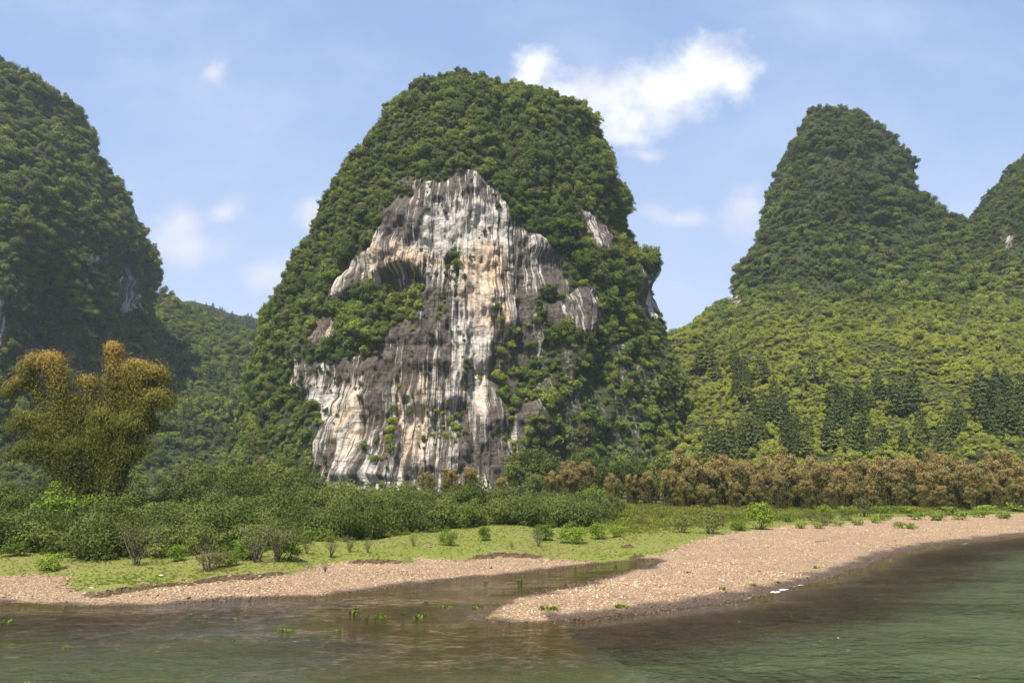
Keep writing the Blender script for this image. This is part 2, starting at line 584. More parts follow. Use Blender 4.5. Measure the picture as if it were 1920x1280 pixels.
MAIN_ROCK = [
    [(712, 385), (745, 362), (800, 352), (830, 342), (880, 336), (912, 345), (936, 385), (952, 415), (980, 436), (1012, 452),
     (1042, 470), (1034, 520), (1018, 560), (1004, 600), (1012, 650), (965, 615), (930, 628), (922, 700), (948, 770), (955, 830),
     (948, 960), (880, 970), (770, 970), (690, 970), (575, 970), (585, 860), (612, 800), (598, 765), (560, 738), (540, 716),
     (560, 688), (640, 676), (705, 662), (738, 625), (775, 600), (800, 560), (795, 535), (740, 535), (690, 535), (655, 552),
     (605, 556), (625, 525), (655, 500), (694, 465), (712, 425)],
    [(1036, 470), (1056, 486), (1066, 530), (1050, 565), (1020, 545)],
    [(1150, 640), (1175, 640), (1180, 720), (1155, 740)],
    [(1060, 660), (1110, 650), (1130, 720), (1090, 770), (1065, 740)],
    [(930, 620), (1010, 610), (1012, 680), (960, 720), (925, 690)],
    [(1080, 800), (1150, 790), (1160, 870), (1100, 880)],
    [(1012, 585), (1050, 555), (1085, 540), (1108, 548), (1128, 592), (1118, 612), (1072, 642), (1052, 622), (1030, 612)],
    [(1083, 380), (1110, 395), (1150, 440), (1146, 462), (1112, 460), (1090, 420)],
    [(1193, 510), (1232, 530), (1248, 580), (1240, 600), (1205, 582)],
    [(1002, 640), (1052, 680), (1066, 750), (1040, 762), (1003, 722)],
    [(578, 598), (618, 596), (628, 640), (585, 650)],
    [(960, 760), (1000, 745), (1010, 830), (960, 880)],
    [(1185, 830), (1215, 820), (1220, 870), (1190, 880)],
    [(735, 338), (775, 332), (800, 345), (780, 358)],
]
MAIN_SPARSE = [([(1010, 650), (1150, 640), (1230, 690), (1230, 880), (960, 890), (1000, 770)], 0.55),
               ([(1195, 580), (1250, 600), (1270, 700), (1220, 700)], 0.6),
               ([(535, 640), (600, 650), (640, 676), (560, 690), (520, 720)], 0.6),
               ([(560, 740), (600, 765), (612, 800), (585, 860), (560, 900), (530, 800)], 0.6),
               ([(930, 610), (1010, 610), (1010, 690), (960, 720), (925, 690)], 0.42),
               ([(832, 480), (858, 480), (862, 560), (836, 570)], 0.6),
               ([(838, 500), (852, 500), (858, 610), (842, 620)], 0.35),
               ([(805, 770), (875, 765), (885, 830), (815, 850)], 0.42),
               ([(745, 600), (850, 575), (860, 600), (750, 625)], 0.30),
               ([(690, 790), (745, 760), (740, 880), (690, 870)], 0.22)]
MAIN_FEATS = [(745, 550, 62, 62, -5.0, 0.3), (665, 580, 60, 38, -3.2, 0.35), (818, 570, 30, 46, -2.5, 0.5),     # the arch
              (705, 610, 85, 50, 4.0, 0.9), (930, 520, 55, 150, 2.5, 0.8), (1075, 640, 60, 120, 5.0, 0.9),
              (690, 905, 70, 20, -2.5, 0.8), (790, 905, 40, 60, -4.0, 0.7), (955, 235, 42, 110, -13.0, 0.95), (800, 290, 60, 30, 4.0, 0.9), (1040, 330, 30, 90, -6.0, 0.95), (860, 250, 45, 22, -5.0, 0.9), (700, 330, 30, 60, -4.0, 0.9), (1110, 320, 30, 60, 5.0, 0.9), (590, 480, 30, 60, -4.0, 0.9),
              (1030, 440, 70, 70, 4.0, 0.9), (975, 560, 22, 110, -3.5, 0.8), (748, 800, 10, 110, -2.5, 0.5),
              (900, 715, 32, 26, -2.0, 0.4), (1180, 430, 50, 60, -4.0, 0.9), (1215, 560, 40, 50, -4.0, 0.9),
              (1000, 800, 60, 90, 6.0, 0.9), (560, 640, 60, 60, 4.0, 0.9)]
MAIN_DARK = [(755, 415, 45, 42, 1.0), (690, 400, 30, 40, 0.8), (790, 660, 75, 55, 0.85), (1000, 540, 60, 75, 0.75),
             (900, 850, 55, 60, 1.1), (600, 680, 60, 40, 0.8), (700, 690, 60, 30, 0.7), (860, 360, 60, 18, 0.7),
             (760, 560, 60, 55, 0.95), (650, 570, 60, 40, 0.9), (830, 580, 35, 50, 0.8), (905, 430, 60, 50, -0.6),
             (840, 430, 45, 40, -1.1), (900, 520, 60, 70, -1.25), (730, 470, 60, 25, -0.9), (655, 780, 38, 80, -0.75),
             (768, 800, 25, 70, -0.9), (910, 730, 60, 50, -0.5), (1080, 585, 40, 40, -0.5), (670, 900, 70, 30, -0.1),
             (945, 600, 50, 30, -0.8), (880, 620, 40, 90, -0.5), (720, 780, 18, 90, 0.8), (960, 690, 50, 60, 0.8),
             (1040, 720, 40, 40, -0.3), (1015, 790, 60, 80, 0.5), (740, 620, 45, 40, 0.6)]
MAIN_ORANGE = [(745, 485, 75, 38, 1.0), (900, 500, 60, 55, 0.9), (930, 590, 50, 60, 0.7), (660, 790, 60, 80, 0.75),
               (775, 790, 40, 80, 0.85), (840, 430, 60, 50, -0.6), (800, 690, 60, 60, 0.35), (640, 520, 50, 40, 0.6),
               (600, 620, 30, 30, 0.9), (1045, 720, 40, 40, 0.6), (900, 740, 60, 50, 0.4), (560, 715, 40, 30, 0.5),
               (755, 555, 50, 50, 0.2)]
zt = on_y(865, 142, 335)[2] - 3
main_hill = make_hill(
    'hill', 'steep rounded karst peak with a bare streaked limestone cliff, in the middle', 865, 335,
    [(865, 142), (820, 152), (770, 172), (742, 186), (715, 225), (690, 270), (640, 335), (600, 392), (555, 470), (520, 552),
     (490, 605), (470, 690), (440, 800), (425, 860), (410, 950)],
    [(865, 142), (910, 152), (945, 178), (1020, 180), (1060, 186), (1092, 205), (1128, 222), (1137, 285), (1160, 340), (1190, 390),
     (1205, 460), (1240, 503), (1252, 560), (1264, 620), (1285, 670), (1303, 740), (1310, 820), (1312, 950)],
    [(0, zt), (14, zt - 6), (28, zt - 20), (40, zt - 42), (50, zt - 66), (55, zt - 84), (58, 122), (61, 95), (63, 60), (66, 25), (71, 8), (78, -4)],
    [(0, zt), (30, zt - 8), (60, zt - 60), (75, 90), (85, 40), (95, -4)],
    1150, 330, amp=(5.0, 4.6), inset=7.0, power=2.35, rock_polys=MAIN_ROCK, sparse=MAIN_SPARSE, feats=MAIN_FEATS, darks=MAIN_DARK,
    oranges=MAIN_ORANGE, seed=2.0, jit=13)
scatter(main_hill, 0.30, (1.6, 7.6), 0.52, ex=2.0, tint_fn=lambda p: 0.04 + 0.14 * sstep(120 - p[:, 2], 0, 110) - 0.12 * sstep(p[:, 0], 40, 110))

def ledge_d(c, n):
    return sstep(fbm(c[:, 0] / 6, c[:, 1] / 6, c[:, 2] / 11, 4), 0.22, 0.42)


vg = main_hill['veg']
main_hill['veg'] = np.clip(1 - vg, 0, 1)
scatter(main_hill, 0.16, (1.2, 3.6), 0.36, dens=ledge_d)
main_hill['veg'] = vg

left_hill = make_hill(
    'hill', 'hazy wooded karst peak with a sheer shaded right flank, cut off by the left edge', -150, 430,
    [(-150, 40), (-300, 120), (-400, 300), (-480, 600), (-520, 950)],
    [(-150, 50), (-60, 95), (0, 128), (40, 146), (78, 162), (148, 166), (166, 196), (190, 240), (204, 280), (228, 335), (252, 392), (256, 430),
     (262, 480), (256, 535), (258, 600), (264, 700), (270, 800), (276, 950)],
    [(0, 324), (30, 305), (60, 265), (85, 215), (105, 165), (118, 110), (130, 60), (140, 20), (150, -4)],
    [(0, 324), (60, 290), (110, 180), (140, 60), (160, -4)],
    620, 240, amp=(8.0, 7.5), power=2.3, inset=10.0,
    rock_polys=[[(-20, 570), (45, 555), (62, 620), (34, 670), (-20, 665)], [(80, 620), (150, 615), (158, 700), (135, 735), (82, 715)], [(225, 520), (258, 510), (258, 580), (232, 580)],
                [(48, 565), (65, 570), (62, 590), (48, 585)], [(270, 520), (286, 525), (284, 560), (272, 560)],
                [(155, 480), (200, 488), (195, 500), (160, 492)]],
    sparse=[([(0, 560), (160, 600), (160, 720), (0, 720)], 0.7)],
    feats=[(90, 560, 60, 90, -9, 0.9), (190, 330, 40, 120, -9, 0.9), (30, 470, 60, 60, 7, 0.9), (230, 560, 40, 120, -8, 0.9)], freq=70, seed=11.0)
scatter(left_hill, 0.10, (2.6, 10.0), 0.58, ex=2.2, tint_fn=lambda p: -0.12 * sstep(p[:, 0], -235, -200))  # leaf tint lowered on the right flank: its shade put into the colour

mid_hill = make_hill(
    'hill', 'low wooded valley slope between the left peak and the bare cliff', 300, 640,
    [(300, 548), (240, 540), (150, 560), (50, 640), (-100, 950)],
    [(300, 548), (330, 562), (352, 578), (384, 592), (420, 606), (480, 622), (540, 655), (640, 740), (760, 950)],
    [(0, 186), (30, 176), (80, 140), (140, 98), (210, 60), (290, 28), (350, 8), (385, -4)],
    [(0, 186), (80, 140), (200, 40), (260, -4)],
    420, 200, amp=(9.0, 3.0), power=2.0, freq=60, seed=21.0)
scatter(mid_hill, 0.10, (2.6, 9.5), 0.56, dens=lambda c, n: ((c[:, 0] > -330) & (c[:, 0] < 10)).astype(float))

far_hill = make_hill(
    'hill', 'distant dark ridge showing behind the valley slope', 395, 1000,
    [(395, 572), (350, 560), (280, 590), (100, 800), (50, 950)],
    [(395, 572), (440, 588), (470, 596), (500, 598), (560, 640), (700, 800), (760, 950)],
    [(0, 258), (60, 236), (140, 170), (220, 90), (280, -4)],
    [(0, 258), (100, 200), (300, -4)],
    260, 110, amp=(10.0, 4.0), freq=80, seed=31.0)

right_hill = make_hill(
    'hill', 'tall rounded karst tower with a long green skirt, on the right', 1560, 480,
    [(1560, 209), (1508, 214), (1478, 260), (1452, 340), (1430, 395), (1421, 465), (1385, 490), (1373, 548), (1320, 580), (1270, 612),
     (1200, 655), (1120, 705), (1000, 800), (900, 950)],
    [(1560, 209), (1608, 212), (1634, 242), (1682, 284), (1698, 302), (1704, 340), (1716, 382), (1775, 424), (1850, 445), (1950, 450),
     (2100, 560), (2300, 700), (2500, 950)],
    [(0, 284), (18, 279), (34, 258), (44, 225), (51, 185), (58, 152), (68, 128), (105, 104), (165, 71), (215, 41), (255, 19),
     (285, 7), (310, -4)],
    [(0, 284), (40, 260), (60, 160), (160, 60), (220, -4)],
    780, 320, amp=(7.0, 5.5), inset=5.5, power=2.1, freq=60, seed=41.0,
    rock_polys=[[(1680, 300), (1715, 300), (1728, 370), (1690, 360), (1665, 345)], [(1380, 540), (1400, 545), (1392, 575), (1376, 580)],
                [(1575, 288), (1592, 286), (1594, 300), (1578, 300)], [(1630, 290), (1642, 292), (1640, 304), (1630, 302)]],
    sparse=[([(1640, 270), (1720, 290), (1735, 380), (1650, 350)], 0.72), ([(1500, 270), (1640, 270), (1640, 340), (1500, 340)], 0.8)],
    feats=[(1590, 290, 130, 14, -4, 0.9), (1600, 420, 160, 18, -4, 0.9)])
right_near = make_hill(
    'hill', 'green slope rising out of the picture at the right edge', 2090, 425,
    [(2090, 185), (2005, 225), (1922, 294), (1882, 334), (1850, 386), (1812, 428), (1775, 500), (1730, 600), (1650, 760), (1600, 950)],
    [(2090, 185), (2200, 300), (2300, 500), (2400, 950)],
    [(0, 280), (30, 262), (55, 225), (78, 180), (105, 135), (140, 92), (180, 52), (215, 24), (245, 8), (262, -4)],
    [(0, 280), (80, 190), (150, 60), (190, -4)],
    420, 220, amp=(7.0, 5.0), inset=5.0, power=2.0, freq=55, seed=51.0,
    rock_polys=[[(1874, 440), (1892, 448), (1888, 472), (1876, 466)]])


def skirt(p):                                   # the skirts carry paler scrub than the tower
    return 0.62 * (1 - sstep(p[:, 2], 60, 140)) - 0.08 * sstep(p[:, 2], 110, 180)


def tower_d(c, n):
    return sstep(c[:, 2], 95, 125)


def skirt_d(c, n):
    return 1 - tower_d(c, n)


scatter(right_hill, 0.15, (2.4, 9.0), 0.48, tint_fn=skirt, dens=tower_d)
scatter(right_hill, 0.34, (1.4, 5.0), 0.54, tint_fn=skirt, dens=skirt_d)
scatter(right_near, 0.28, (1.5, 5.6), 0.53, tint_fn=skirt)


# ------------------------------------------------------------------ leaf clouds
def leaf_quads(c, n, size, aspect=0.55, r=rng):
    """kite-shaped leaf sprays: centre, facing, length"""
    k = len(c)
    t = r.standard_normal((k, 3))
    t -= (t * n).sum(1)[:, None] * n
    t /= np.linalg.norm(t, axis=1)[:, None] + 1e-9
    b = np.cross(n, t)
    L = size[:, None]
    v = np.stack([c - t * L * 0.5, c + b * L * aspect * 0.5 - t * L * 0.05, c + t * L * 0.5, c - b * L * aspect * 0.5 + t * L * 0.02], 1)
    return v.reshape(-1, 3), np.arange(k * 4).reshape(-1, 4)


def unit(v):
    return v / (np.linalg.norm(v, axis=-1, keepdims=True) + 1e-9)


def crown(seed, nleaf, leaf, dims=(1, 1, 0.8), lobes=8, lobe_r=(0.2, 0.36), base=0.0, shell=0.55, up=0.25, jit=0.7, aspect=0.6, low=0.0):
    """a lumpy crown of leaf sprays; dims are its full width, depth and height, standing on z = base"""
    r = np.random.default_rng(seed)
    cs, rs = [], []
    for i in range(lobes):
        d = unit(r.standard_normal(3))
        rad = r.uniform(*lobe_r)
        d[2] = d[2] * 0.9 + 0.1
        cs.append(d * (0.5 - rad * 0.85) * (r.uniform(0.6, 1.05)))
        rs.append(rad)
    cs.append(np.zeros(3))
    rs.append(0.30)
    cs, rs = np.array(cs), np.array(rs)
    w = rs ** 2
    k = r.choice(len(rs), nleaf, p=w / w.sum())
    d = unit(r.standard_normal((nleaf, 3)))
    d[:, 2] = np.where((d[:, 2] < -0.3) & (r.random(nleaf) < 0.55), -d[:, 2], d[:, 2])
    rr = rs[k] * (1 - shell * r.random(nleaf) ** 2.2 + 0.10 * r.standard_normal(nleaf))
    p = cs[k] + d * rr[:, None]
    n = unit(d + np.array((0, 0, up)) + jit * r.standard_normal((nleaf, 3)) * 0.6)
    lobe_tone = r.random(len(rs))
    tone = np.clip(0.35 * lobe_tone[k] + 0.45 * r.random(nleaf) + 0.12, 0, 1)
    p = p * np.array(dims)
    p[:, 2] += dims[2] * 0.46 + base
    p[:, 2] = np.where(p[:, 2] < low, low + 0.6 * np.abs(p[:, 2] - low) + 0.02, p[:, 2])
    s = leaf * r.uniform(0.6, 1.35, nleaf)
    v, f = leaf_quads(p, n, s, aspect, r)
    return v, f, np.repeat(tone, 4), cs * np.array(dims) + np.array((0, 0, dims[2] * 0.46 + base))


def tube(pts, r0, r1, sides=5):
    pts = np.array(pts, float)
    n = len(pts)
    d = np.gradient(pts, axis=0)
    d = unit(d)
    ref = np.array((0.31, 0.95, 0.05))
    a = unit(np.cross(d, ref))
    b = np.cross(d, a)
    rad = np.linspace(r0, r1, n)[:, None, None]
    an = np.arange(sides) / sides * 2 * math.pi
    ring = a[:, None, :] * np.cos(an)[None, :, None] + b[:, None, :] * np.sin(an)[None, :, None]
    v = (pts[:, None, :] + ring * rad).reshape(-1, 3)
    return v, grid_faces(n, sides, True)


def join(parts):
    V, F, o = [], [], 0
    for v, f in parts:
        V.append(v)
        F.append(f + o)
        o += len(v)
    return np.concatenate(V), np.concatenate(F)


def stems(seed, targets, r0=0.05, spread=0.15, top=0.9, sides=5):
    r = np.random.default_rng(seed)
    ps = []
    for t in targets:
        b = np.array((r.uniform(-1, 1) * spread, r.uniform(-1, 1) * spread, -0.15))
        e = np.array(t) * np.array((1, 1, top))
        m = (b + e) / 2 + np.array((r.uniform(-1, 1), r.uniform(-1, 1), 0.4)) * np.linalg.norm(e - b) * 0.12
        k = np.linspace(0, 1, 7)[:, None]
        pts = b * (1 - k) ** 2 + 2 * m * k * (1 - k) + e * k ** 2
        ps.append(tube(pts, r0, r0 * 0.3, sides))
    return join(ps)


# ------------------------------------------------------------------ woods on the hills (uncountable: one object)
def gn_scatter(name, points, scale, rot, idx, tint, protos, extra=None):
    me = make_mesh(name, points, np.zeros((0, 4)), [], {'s': scale, 'rot': rot, 'pick': idx.astype(np.int32), 'tint': tint})
    o = obj(name, me)
    coll = bpy.data.collections.new(name + '_kinds')
    for i, pm in enumerate(protos):
        po = bpy.data.objects.new('%s_kind_%02d' % (name, i), pm)
        coll.objects.link(po)
    t = bpy.data.node_groups.new(name + '_scatter', 'GeometryNodeTree')
    t.interface.new_socket('Geometry', in_out='INPUT', socket_type='NodeSocketGeometry')
    t.interface.new_socket('Geometry', in_out='OUTPUT', socket_type='NodeSocketGeometry')
    N, L = t.nodes, t.links
    gi, go = N.new('NodeGroupInput'), N.new('NodeGroupOutput')
    ci = N.new('GeometryNodeCollectionInfo')
    ci.inputs['Collection'].default_value = coll
    ci.inputs['Separate Children'].default_value = True
    ci.inputs['Reset Children'].default_value = True
    ip = N.new('GeometryNodeInstanceOnPoints')
    ip.inputs['Pick Instance'].default_value = True

    def na(nm, ty):
        a = N.new('GeometryNodeInputNamedAttribute')
        a.data_type = ty
        a.inputs['Name'].default_value = nm
        return a.outputs['Attribute']
    L.new(gi.outputs[0], ip.inputs['Points'])
    L.new(ci.outputs[0], ip.inputs['Instance'])
    L.new(na('pick', 'INT'), ip.inputs['Instance Index'])
    L.new(na('rot', 'FLOAT_VECTOR'), ip.inputs['Rotation'])
    L.new(na('s', 'FLOAT'), ip.inputs['Scale'])
    L.new(ip.outputs[0], go.inputs[0])
    md = o.modifiers.new('scatter', 'NODES')
    md.node_group = t
    return o


wood_protos = []
for i in range(12):
    dims = [(1, 1, 0.72), (0.9, 0.8, 1.05), (1.1, 1, 0.5), (0.7, 0.75, 1.15), (1.2, 1.0, 0.7), (0.95, 1, 0.85)][i % 6]
    v, f, tone, _ = crown(100 + i, [1100, 700, 1250][i % 3], [0.075, 0.09, 0.062][i % 3], dims, lobes=5 + (i * 7) % 9, lobe_r=[(0.15, 0.30), (0.10, 0.2), (0.12, 0.34)][i % 3], shell=[0.5, 0.9, 0.6][i % 3], up=0.3, jit=0.9)
    wood_protos.append(make_mesh('wood_crown', v, f, M['wood'], {'tone': tone}))

P = np.concatenate([w[0] for w in WOOD])
S = np.concatenate([w[1] for w in WOOD])
T = np.concatenate([w[2] for w in WOOD])
RO = np.concatenate([w[3] for w in WOOD])
print('wood points', len(P))
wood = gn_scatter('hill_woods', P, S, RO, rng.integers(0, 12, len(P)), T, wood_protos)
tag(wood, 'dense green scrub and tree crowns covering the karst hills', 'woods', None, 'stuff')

# ------------------------------------------------------------------ river banks: one ground sheet
LEFT_SHORE = [(0, 1128), (131, 1134), (277, 1133), (356, 1128), (450, 1121), (600, 1114), (667, 1107), (733, 1097), (833, 1087), (933, 1077),
              (983, 1073), (1067, 1062), (1133, 1053), (1183, 1047), (1225, 1046), (1243, 1052), (1228, 1060), (1167, 1074), (1100, 1094), (1033, 1109),
              (983, 1117), (940, 1128), (925, 1143), (915, 1158), (960, 1166), (1100, 1158), (1200, 1147), (1300, 1136), (1390, 1123), (1438, 1111),
              (1530, 1088), (1610, 1064), (1664, 1040), (1762, 1019), (1840, 1011), (1920, 1001)]
shore = [tuple(on_z(px, py, 0.0)[:2]) for px, py in LEFT_SHORE]
x0, y0 = shore[0]
xe, ye = shore[-1]
LAND = [(-4000, 20), (-600, 24), (-120, y0 - 3), (-70, y0 - 1)] + shore + [(xe + 25, ye + 10), (xe + 80, ye + 26), (xe + 400, ye + 70), (4000, ye + 300), (5000, 6000), (-5000, 6000)]
GRASS_PX = [(0, 1083), (60, 1078), (120, 1082), (140, 1110), (180, 1116), (240, 1107), (300, 1101), (360, 1095), (412, 1089), (470, 1085), (545, 1078), (618, 1060), (640, 1052), (770, 1050), (780, 1043),
            (867, 1046), (933, 1038), (1033, 1040), (1133, 1041), (1180, 1036), (1240, 1030), (1300, 1012), (1345, 1003), (1400, 996), (1470, 985), (1530, 984),
            (1620, 977), (1680, 970), (1800, 968), (1920, 963)]
gp = [tuple(on_z(px, py, 0.3 if px < 630 else 0.6)[:2]) for px, py in GRASS_PX]
GRASS = [(-4000, gp[0][1] + 6), (-120, gp[0][1])] + gp + [(gp[-1][0] + 60, gp[-1][1] + 14), (4000, gp[-1][1] + 400), (5000, 6000), (-5000, 6000)]
POOL = [tuple(on_z(px, py, 0.3)[:2]) for px, py in [(1140, 1036), (1180, 1031), (1235, 1028), (1238, 1033), (1190, 1037), (1150, 1040)]]


def ground_h(x, y):
    x, y = np.asarray(x, float), np.asarray(y, float)
    wob = 0.8 * fbm(x / 3.0, y / 3.0, 1.0, 3) * sstep(y, 20, 40)
    d = poly_sd(x, y, LAND) + wob * 0.5
    gs = poly_sd(x, y, GRASS) + wob * 0.6 + 0.35 * fbm(x / 0.9, y / 0.9, 5.0, 2)
    n = fbm(x / 5, y / 5, 2.0, 4)
    up = 0.055 * np.minimum(d, 4) + 0.028 * np.clip(d - 4, 0, 14) + 0.05 * n * sstep(d, 0.3, 3)
    dn = 0.045 * np.minimum(d, 0)
    dn = np.where(d < -5, dn - 0.045 * (np.maximum(-d - 5, 0)) ** 1.3 * (0.07 + 0.93 * sstep(x, -6, 8)), dn)
    z = np.where(d > 0, up, np.maximum(dn, -4.0))
    scarp = sstep(gs, -0.05, 0.28) * 0.38 * sstep(fbm(x / 7, 3.0, 3.0, 2), -0.5, 0.1) * (x < 12) + sstep(gs, -1.0, 3.0) * 0.12
    z = z + np.where(d > 0, scarp, 0) + np.where(gs > 0, 0.012 * np.clip(gs, 0, 90) + 0.10 * fbm(x / 9, y / 9, 8.0, 3) * sstep(gs, 0, 5), 0)
    z = z + 1.2 * sstep(y, 120, 220) * (d > 0)
    pl = poly_sd(x, y, POOL)
    z = np.where(pl > -1.2, np.minimum(z, 0.22 - 0.16 * np.minimum(pl, 1.5)), z)
    return z, d, gs


SH = [tuple(p) for p in shore]


def wetness(x, y, z):
    south = poly_sd(x, y, SH[25:], False) < poly_sd(x, y, SH[:25], False)
    n = fbm(x / 1.6, y / 1.6, 7.0, 4, 0.6)
    return (1 - sstep(z + 0.05 * n, np.where(south, 0.04, 0.0), np.where(south, 0.12, 0.05)))


def axis(lo, hi, step, far_lo, far_hi, grow=1.18):
    a = list(np.arange(lo, hi + 1e-6, step))
    s, v = step, hi
    while v < far_hi:
        s *= grow
        v += s
        a.append(v)
    s, v, b = step, lo, []
    while v > far_lo:
        s *= grow
        v -= s
        b.append(v)
    return np.array(b[::-1] + a)


gxs = axis(-62, 92, 0.32, -4500, 4500)
gys = axis(26, 100, 0.32, -300, 5500, 1.10)
GX, GY = np.meshgrid(gxs, gys)
GZ, GD, GG = ground_h(GX, GY)


def gz_at(x, y):
    return float(ground_h(np.array([x]), np.array([y]))[0][0])


def foot(px, py):
    z = 1.0
    for _ in range(8):
        p = on_z(px, py, min(z, 6.2))
        z = gz_at(p[0], p[1])
    return Vector((p[0], p[1], z))


def at_y(px, Y):                                # ground point at a given distance in that picture column
    x = (px - CX) / FPX * (Y * CP + (1.5 - CAM_H) * SP)
    return Vector((x, Y, gz_at(x, Y)))


def ground_mat():
    m, g = new_mat('bank_ground')
    geo = g.n('ShaderNodeNewGeometry')
    pos = geo.outputs['Position']
    z = g.n('ShaderNodeSeparateXYZ', {0: pos}).outputs[2]
    nz = g.n('ShaderNodeSeparateXYZ', {0: geo.outputs['True Normal']}).outputs[2]
    ga = g.attr('grassd')
    n1 = g.noise(pos, 0.6, 6, 0.62)
    n2 = g.noise(pos, 5.0, 5, 0.65)
    n3 = g.noise(pos, 0.12, 4, 0.55)
    vo = g.n('ShaderNodeTexVoronoi', {'Vector': pos, 'Scale': 5.5, 'Randomness': 1.0})
    vo2 = g.n('ShaderNodeTexVoronoi', {'Vector': pos, 'Scale': 11.0, 'Randomness': 1.0})
    cell = g.n('ShaderNodeSeparateColor', {0: vo.outputs['Color']})
    st = g.mix(cell.outputs[0], (0.24, 0.15, 0.08), (0.40, 0.29, 0.175))
    st = g.mix(g.step(cell.outputs[1], 0.82, 0.95), st, (0.17, 0.115, 0.08))
    st = g.mix(g.step(vo.outputs['Distance'], 0.28, 0.62, 0.0, 0.75), st, (0.10, 0.07, 0.045))
    st = g.mix(g.step(n1, 0.35, 0.7, 0.0, 0.4), st, (0.33, 0.215, 0.14))
    wet = g.attr('wet')
    st = g.mix(g.m('MULTIPLY', wet, 0.82), st, (0.042, 0.028, 0.020))
    bed = g.mix(g.step(n1, 0.4, 0.6), (0.045, 0.032, 0.014), (0.095, 0.07, 0.03))
    st = g.mix(g.step(z, -0.02, -0.14), st, bed)
    gr = g.mix(g.step(n2, 0.3, 0.7), (0.080, 0.108, 0.014), (0.165, 0.185, 0.024))
    gr = g.mix(g.step(n3, 0.4, 0.65, 0.0, 0.7), gr, (0.15, 0.14, 0.035))
    gr = g.mix(g.step(n1, 0.54, 0.68, 0.0, 0.65), gr, (0.20, 0.15, 0.07))
    gr = g.mix(g.step(ga, 38, 60), gr, (0.05, 0.065, 0.018))
    gm = g.step(g.m('ADD', ga, g.m('MULTIPLY', g.m('SUBTRACT', n1, 0.5), 2.6)), -0.1, 0.35)
    c = g.mix(gm, st, gr)
    soil = g.mix(g.step(n2, 0.35, 0.65), (0.035, 0.022, 0.011), (0.10, 0.065, 0.034))
    c = g.mix(g.step(nz, 0.93, 0.80), c, soil)
    p = g.n('ShaderNodeBsdfPrincipled', {'Base Color': c, 'Roughness': g.m('SUBTRACT', 0.9, g.m('MULTIPLY', wet, 0.45)), 'Specular IOR Level': 0.3})
    h = g.m('ADD', g.m('MULTIPLY', vo.outputs['Distance'], -1.0), g.m('MULTIPLY', n2, 0.5))
    b = g.n('ShaderNodeBump', {'Strength': 0.9, 'Distance': 0.10, 'Height': h})
    g.link(b.outputs[0], p.inputs['Normal'])
    o = g.n('ShaderNodeOutputMaterial')
    g.link(p.outputs[0], o.inputs[0])
    return m


M['ground'] = ground_mat()
gme = make_mesh('ground', np.stack([GX, GY, GZ], -1).reshape(-1, 3), grid_faces(*GX.shape), M['ground'], {'grassd': GG.ravel(), 'wet': wetness(GX, GY, GZ).ravel()}, smooth=True)
tag(obj('ground', gme), 'gravel bars, grass and shallow bed along the river', 'ground', None, 'structure')

# ------------------------------------------------------------------ the river
WAKE = [tuple(on_z(px, py, 0)[:2]) for px, py in [(-60, 1285), (180, 1250), (420, 1215), (600, 1194), (800, 1180), (960, 1172)]]
wxs = axis(-48, 76, 0.16, -4500, 4500)
wys = np.concatenate([axis(22, 52, 0.11, -300, 52, 1.13)[:-1], axis(52, 92, 0.25, 52, 3000, 1.13)])
wys = np.unique(np.round(wys, 4))
WX, WY = np.meshgrid(wxs, wys)
bedz, wd, _ = ground_h(WX, WY)
wk = poly_sd(WX, WY, WAKE, False)
wkx, wky = project(np.stack([WX, WY, 0 * WX], -1))
wline = np.interp(WX, [p[0] for p in WAKE], [p[1] for p in WAKE])
below = sstep(wline - WY, -2.0, 3.0)                # on the boat's side of the wake
rightw = sstep(WX, 0, 14)
inlet = (poly_sd(WX, WY, SH[:25], False) < poly_sd(WX, WY, SH[25:], False)) & (WX > -25)
chop = np.clip(0.45 + 0.55 * np.maximum(below, rightw), 0, 1) * sstep(-wd, 0.3, 4.0) * np.where(inlet, 1 - 0.85 * sstep(WX, -20, -4), 1)
crest = np.exp(-(wk / 0.35) ** 2) * (0.45 + 0.55 * fbm(WX / 2.5, WY / 2.5, 4.0, 2)) * sstep(WX, -40, -10) * (1 - sstep(WX, -2, 1))
wave = chop * (0.035 * fbm(WX / 0.75 + 0.3 * WY, WY / 0.5, 14.0, 2) + 0.085 * fbm(WX / 1.3 + 0.15 * WY, WY / 0.8, 1.0, 3) + 0.07 * fbm(WX / 4, WY / 2.2, 6.0, 2)) + 0.06 * crest
wave *= (np.abs(WX) < 120) * (WY < 150)
foam = 0.35 * crest * sstep(fbm(WX / 1.4, WY / 1.4, 3.0, 3) + 0.6 * np.exp(-((wkx - 570) / 60) ** 2), 0.2, 0.75)
for (fx, fy, wx, wy, am) in [(1450, 1108, 26, 3.5, 0.9), (1482, 1101, 44, 3.5, 0.6), (1560, 1077, 12, 4, 0.7), (1400, 1120, 20, 4, 0.5), (575, 1199, 40, 6, 0.12), (1660, 1041, 14, 4, 0.5), (1810, 1018, 14, 3, 0.4)]:
    q = ((wkx - fx) / wx) ** 2 + ((wky - fy + 0.28 * (wkx - fx)) / wy) ** 2
    foam = foam + am * np.exp(-q) * sstep(fbm(WX / 0.5, WY / 0.5, 9.0, 3), -0.4, 0.4)


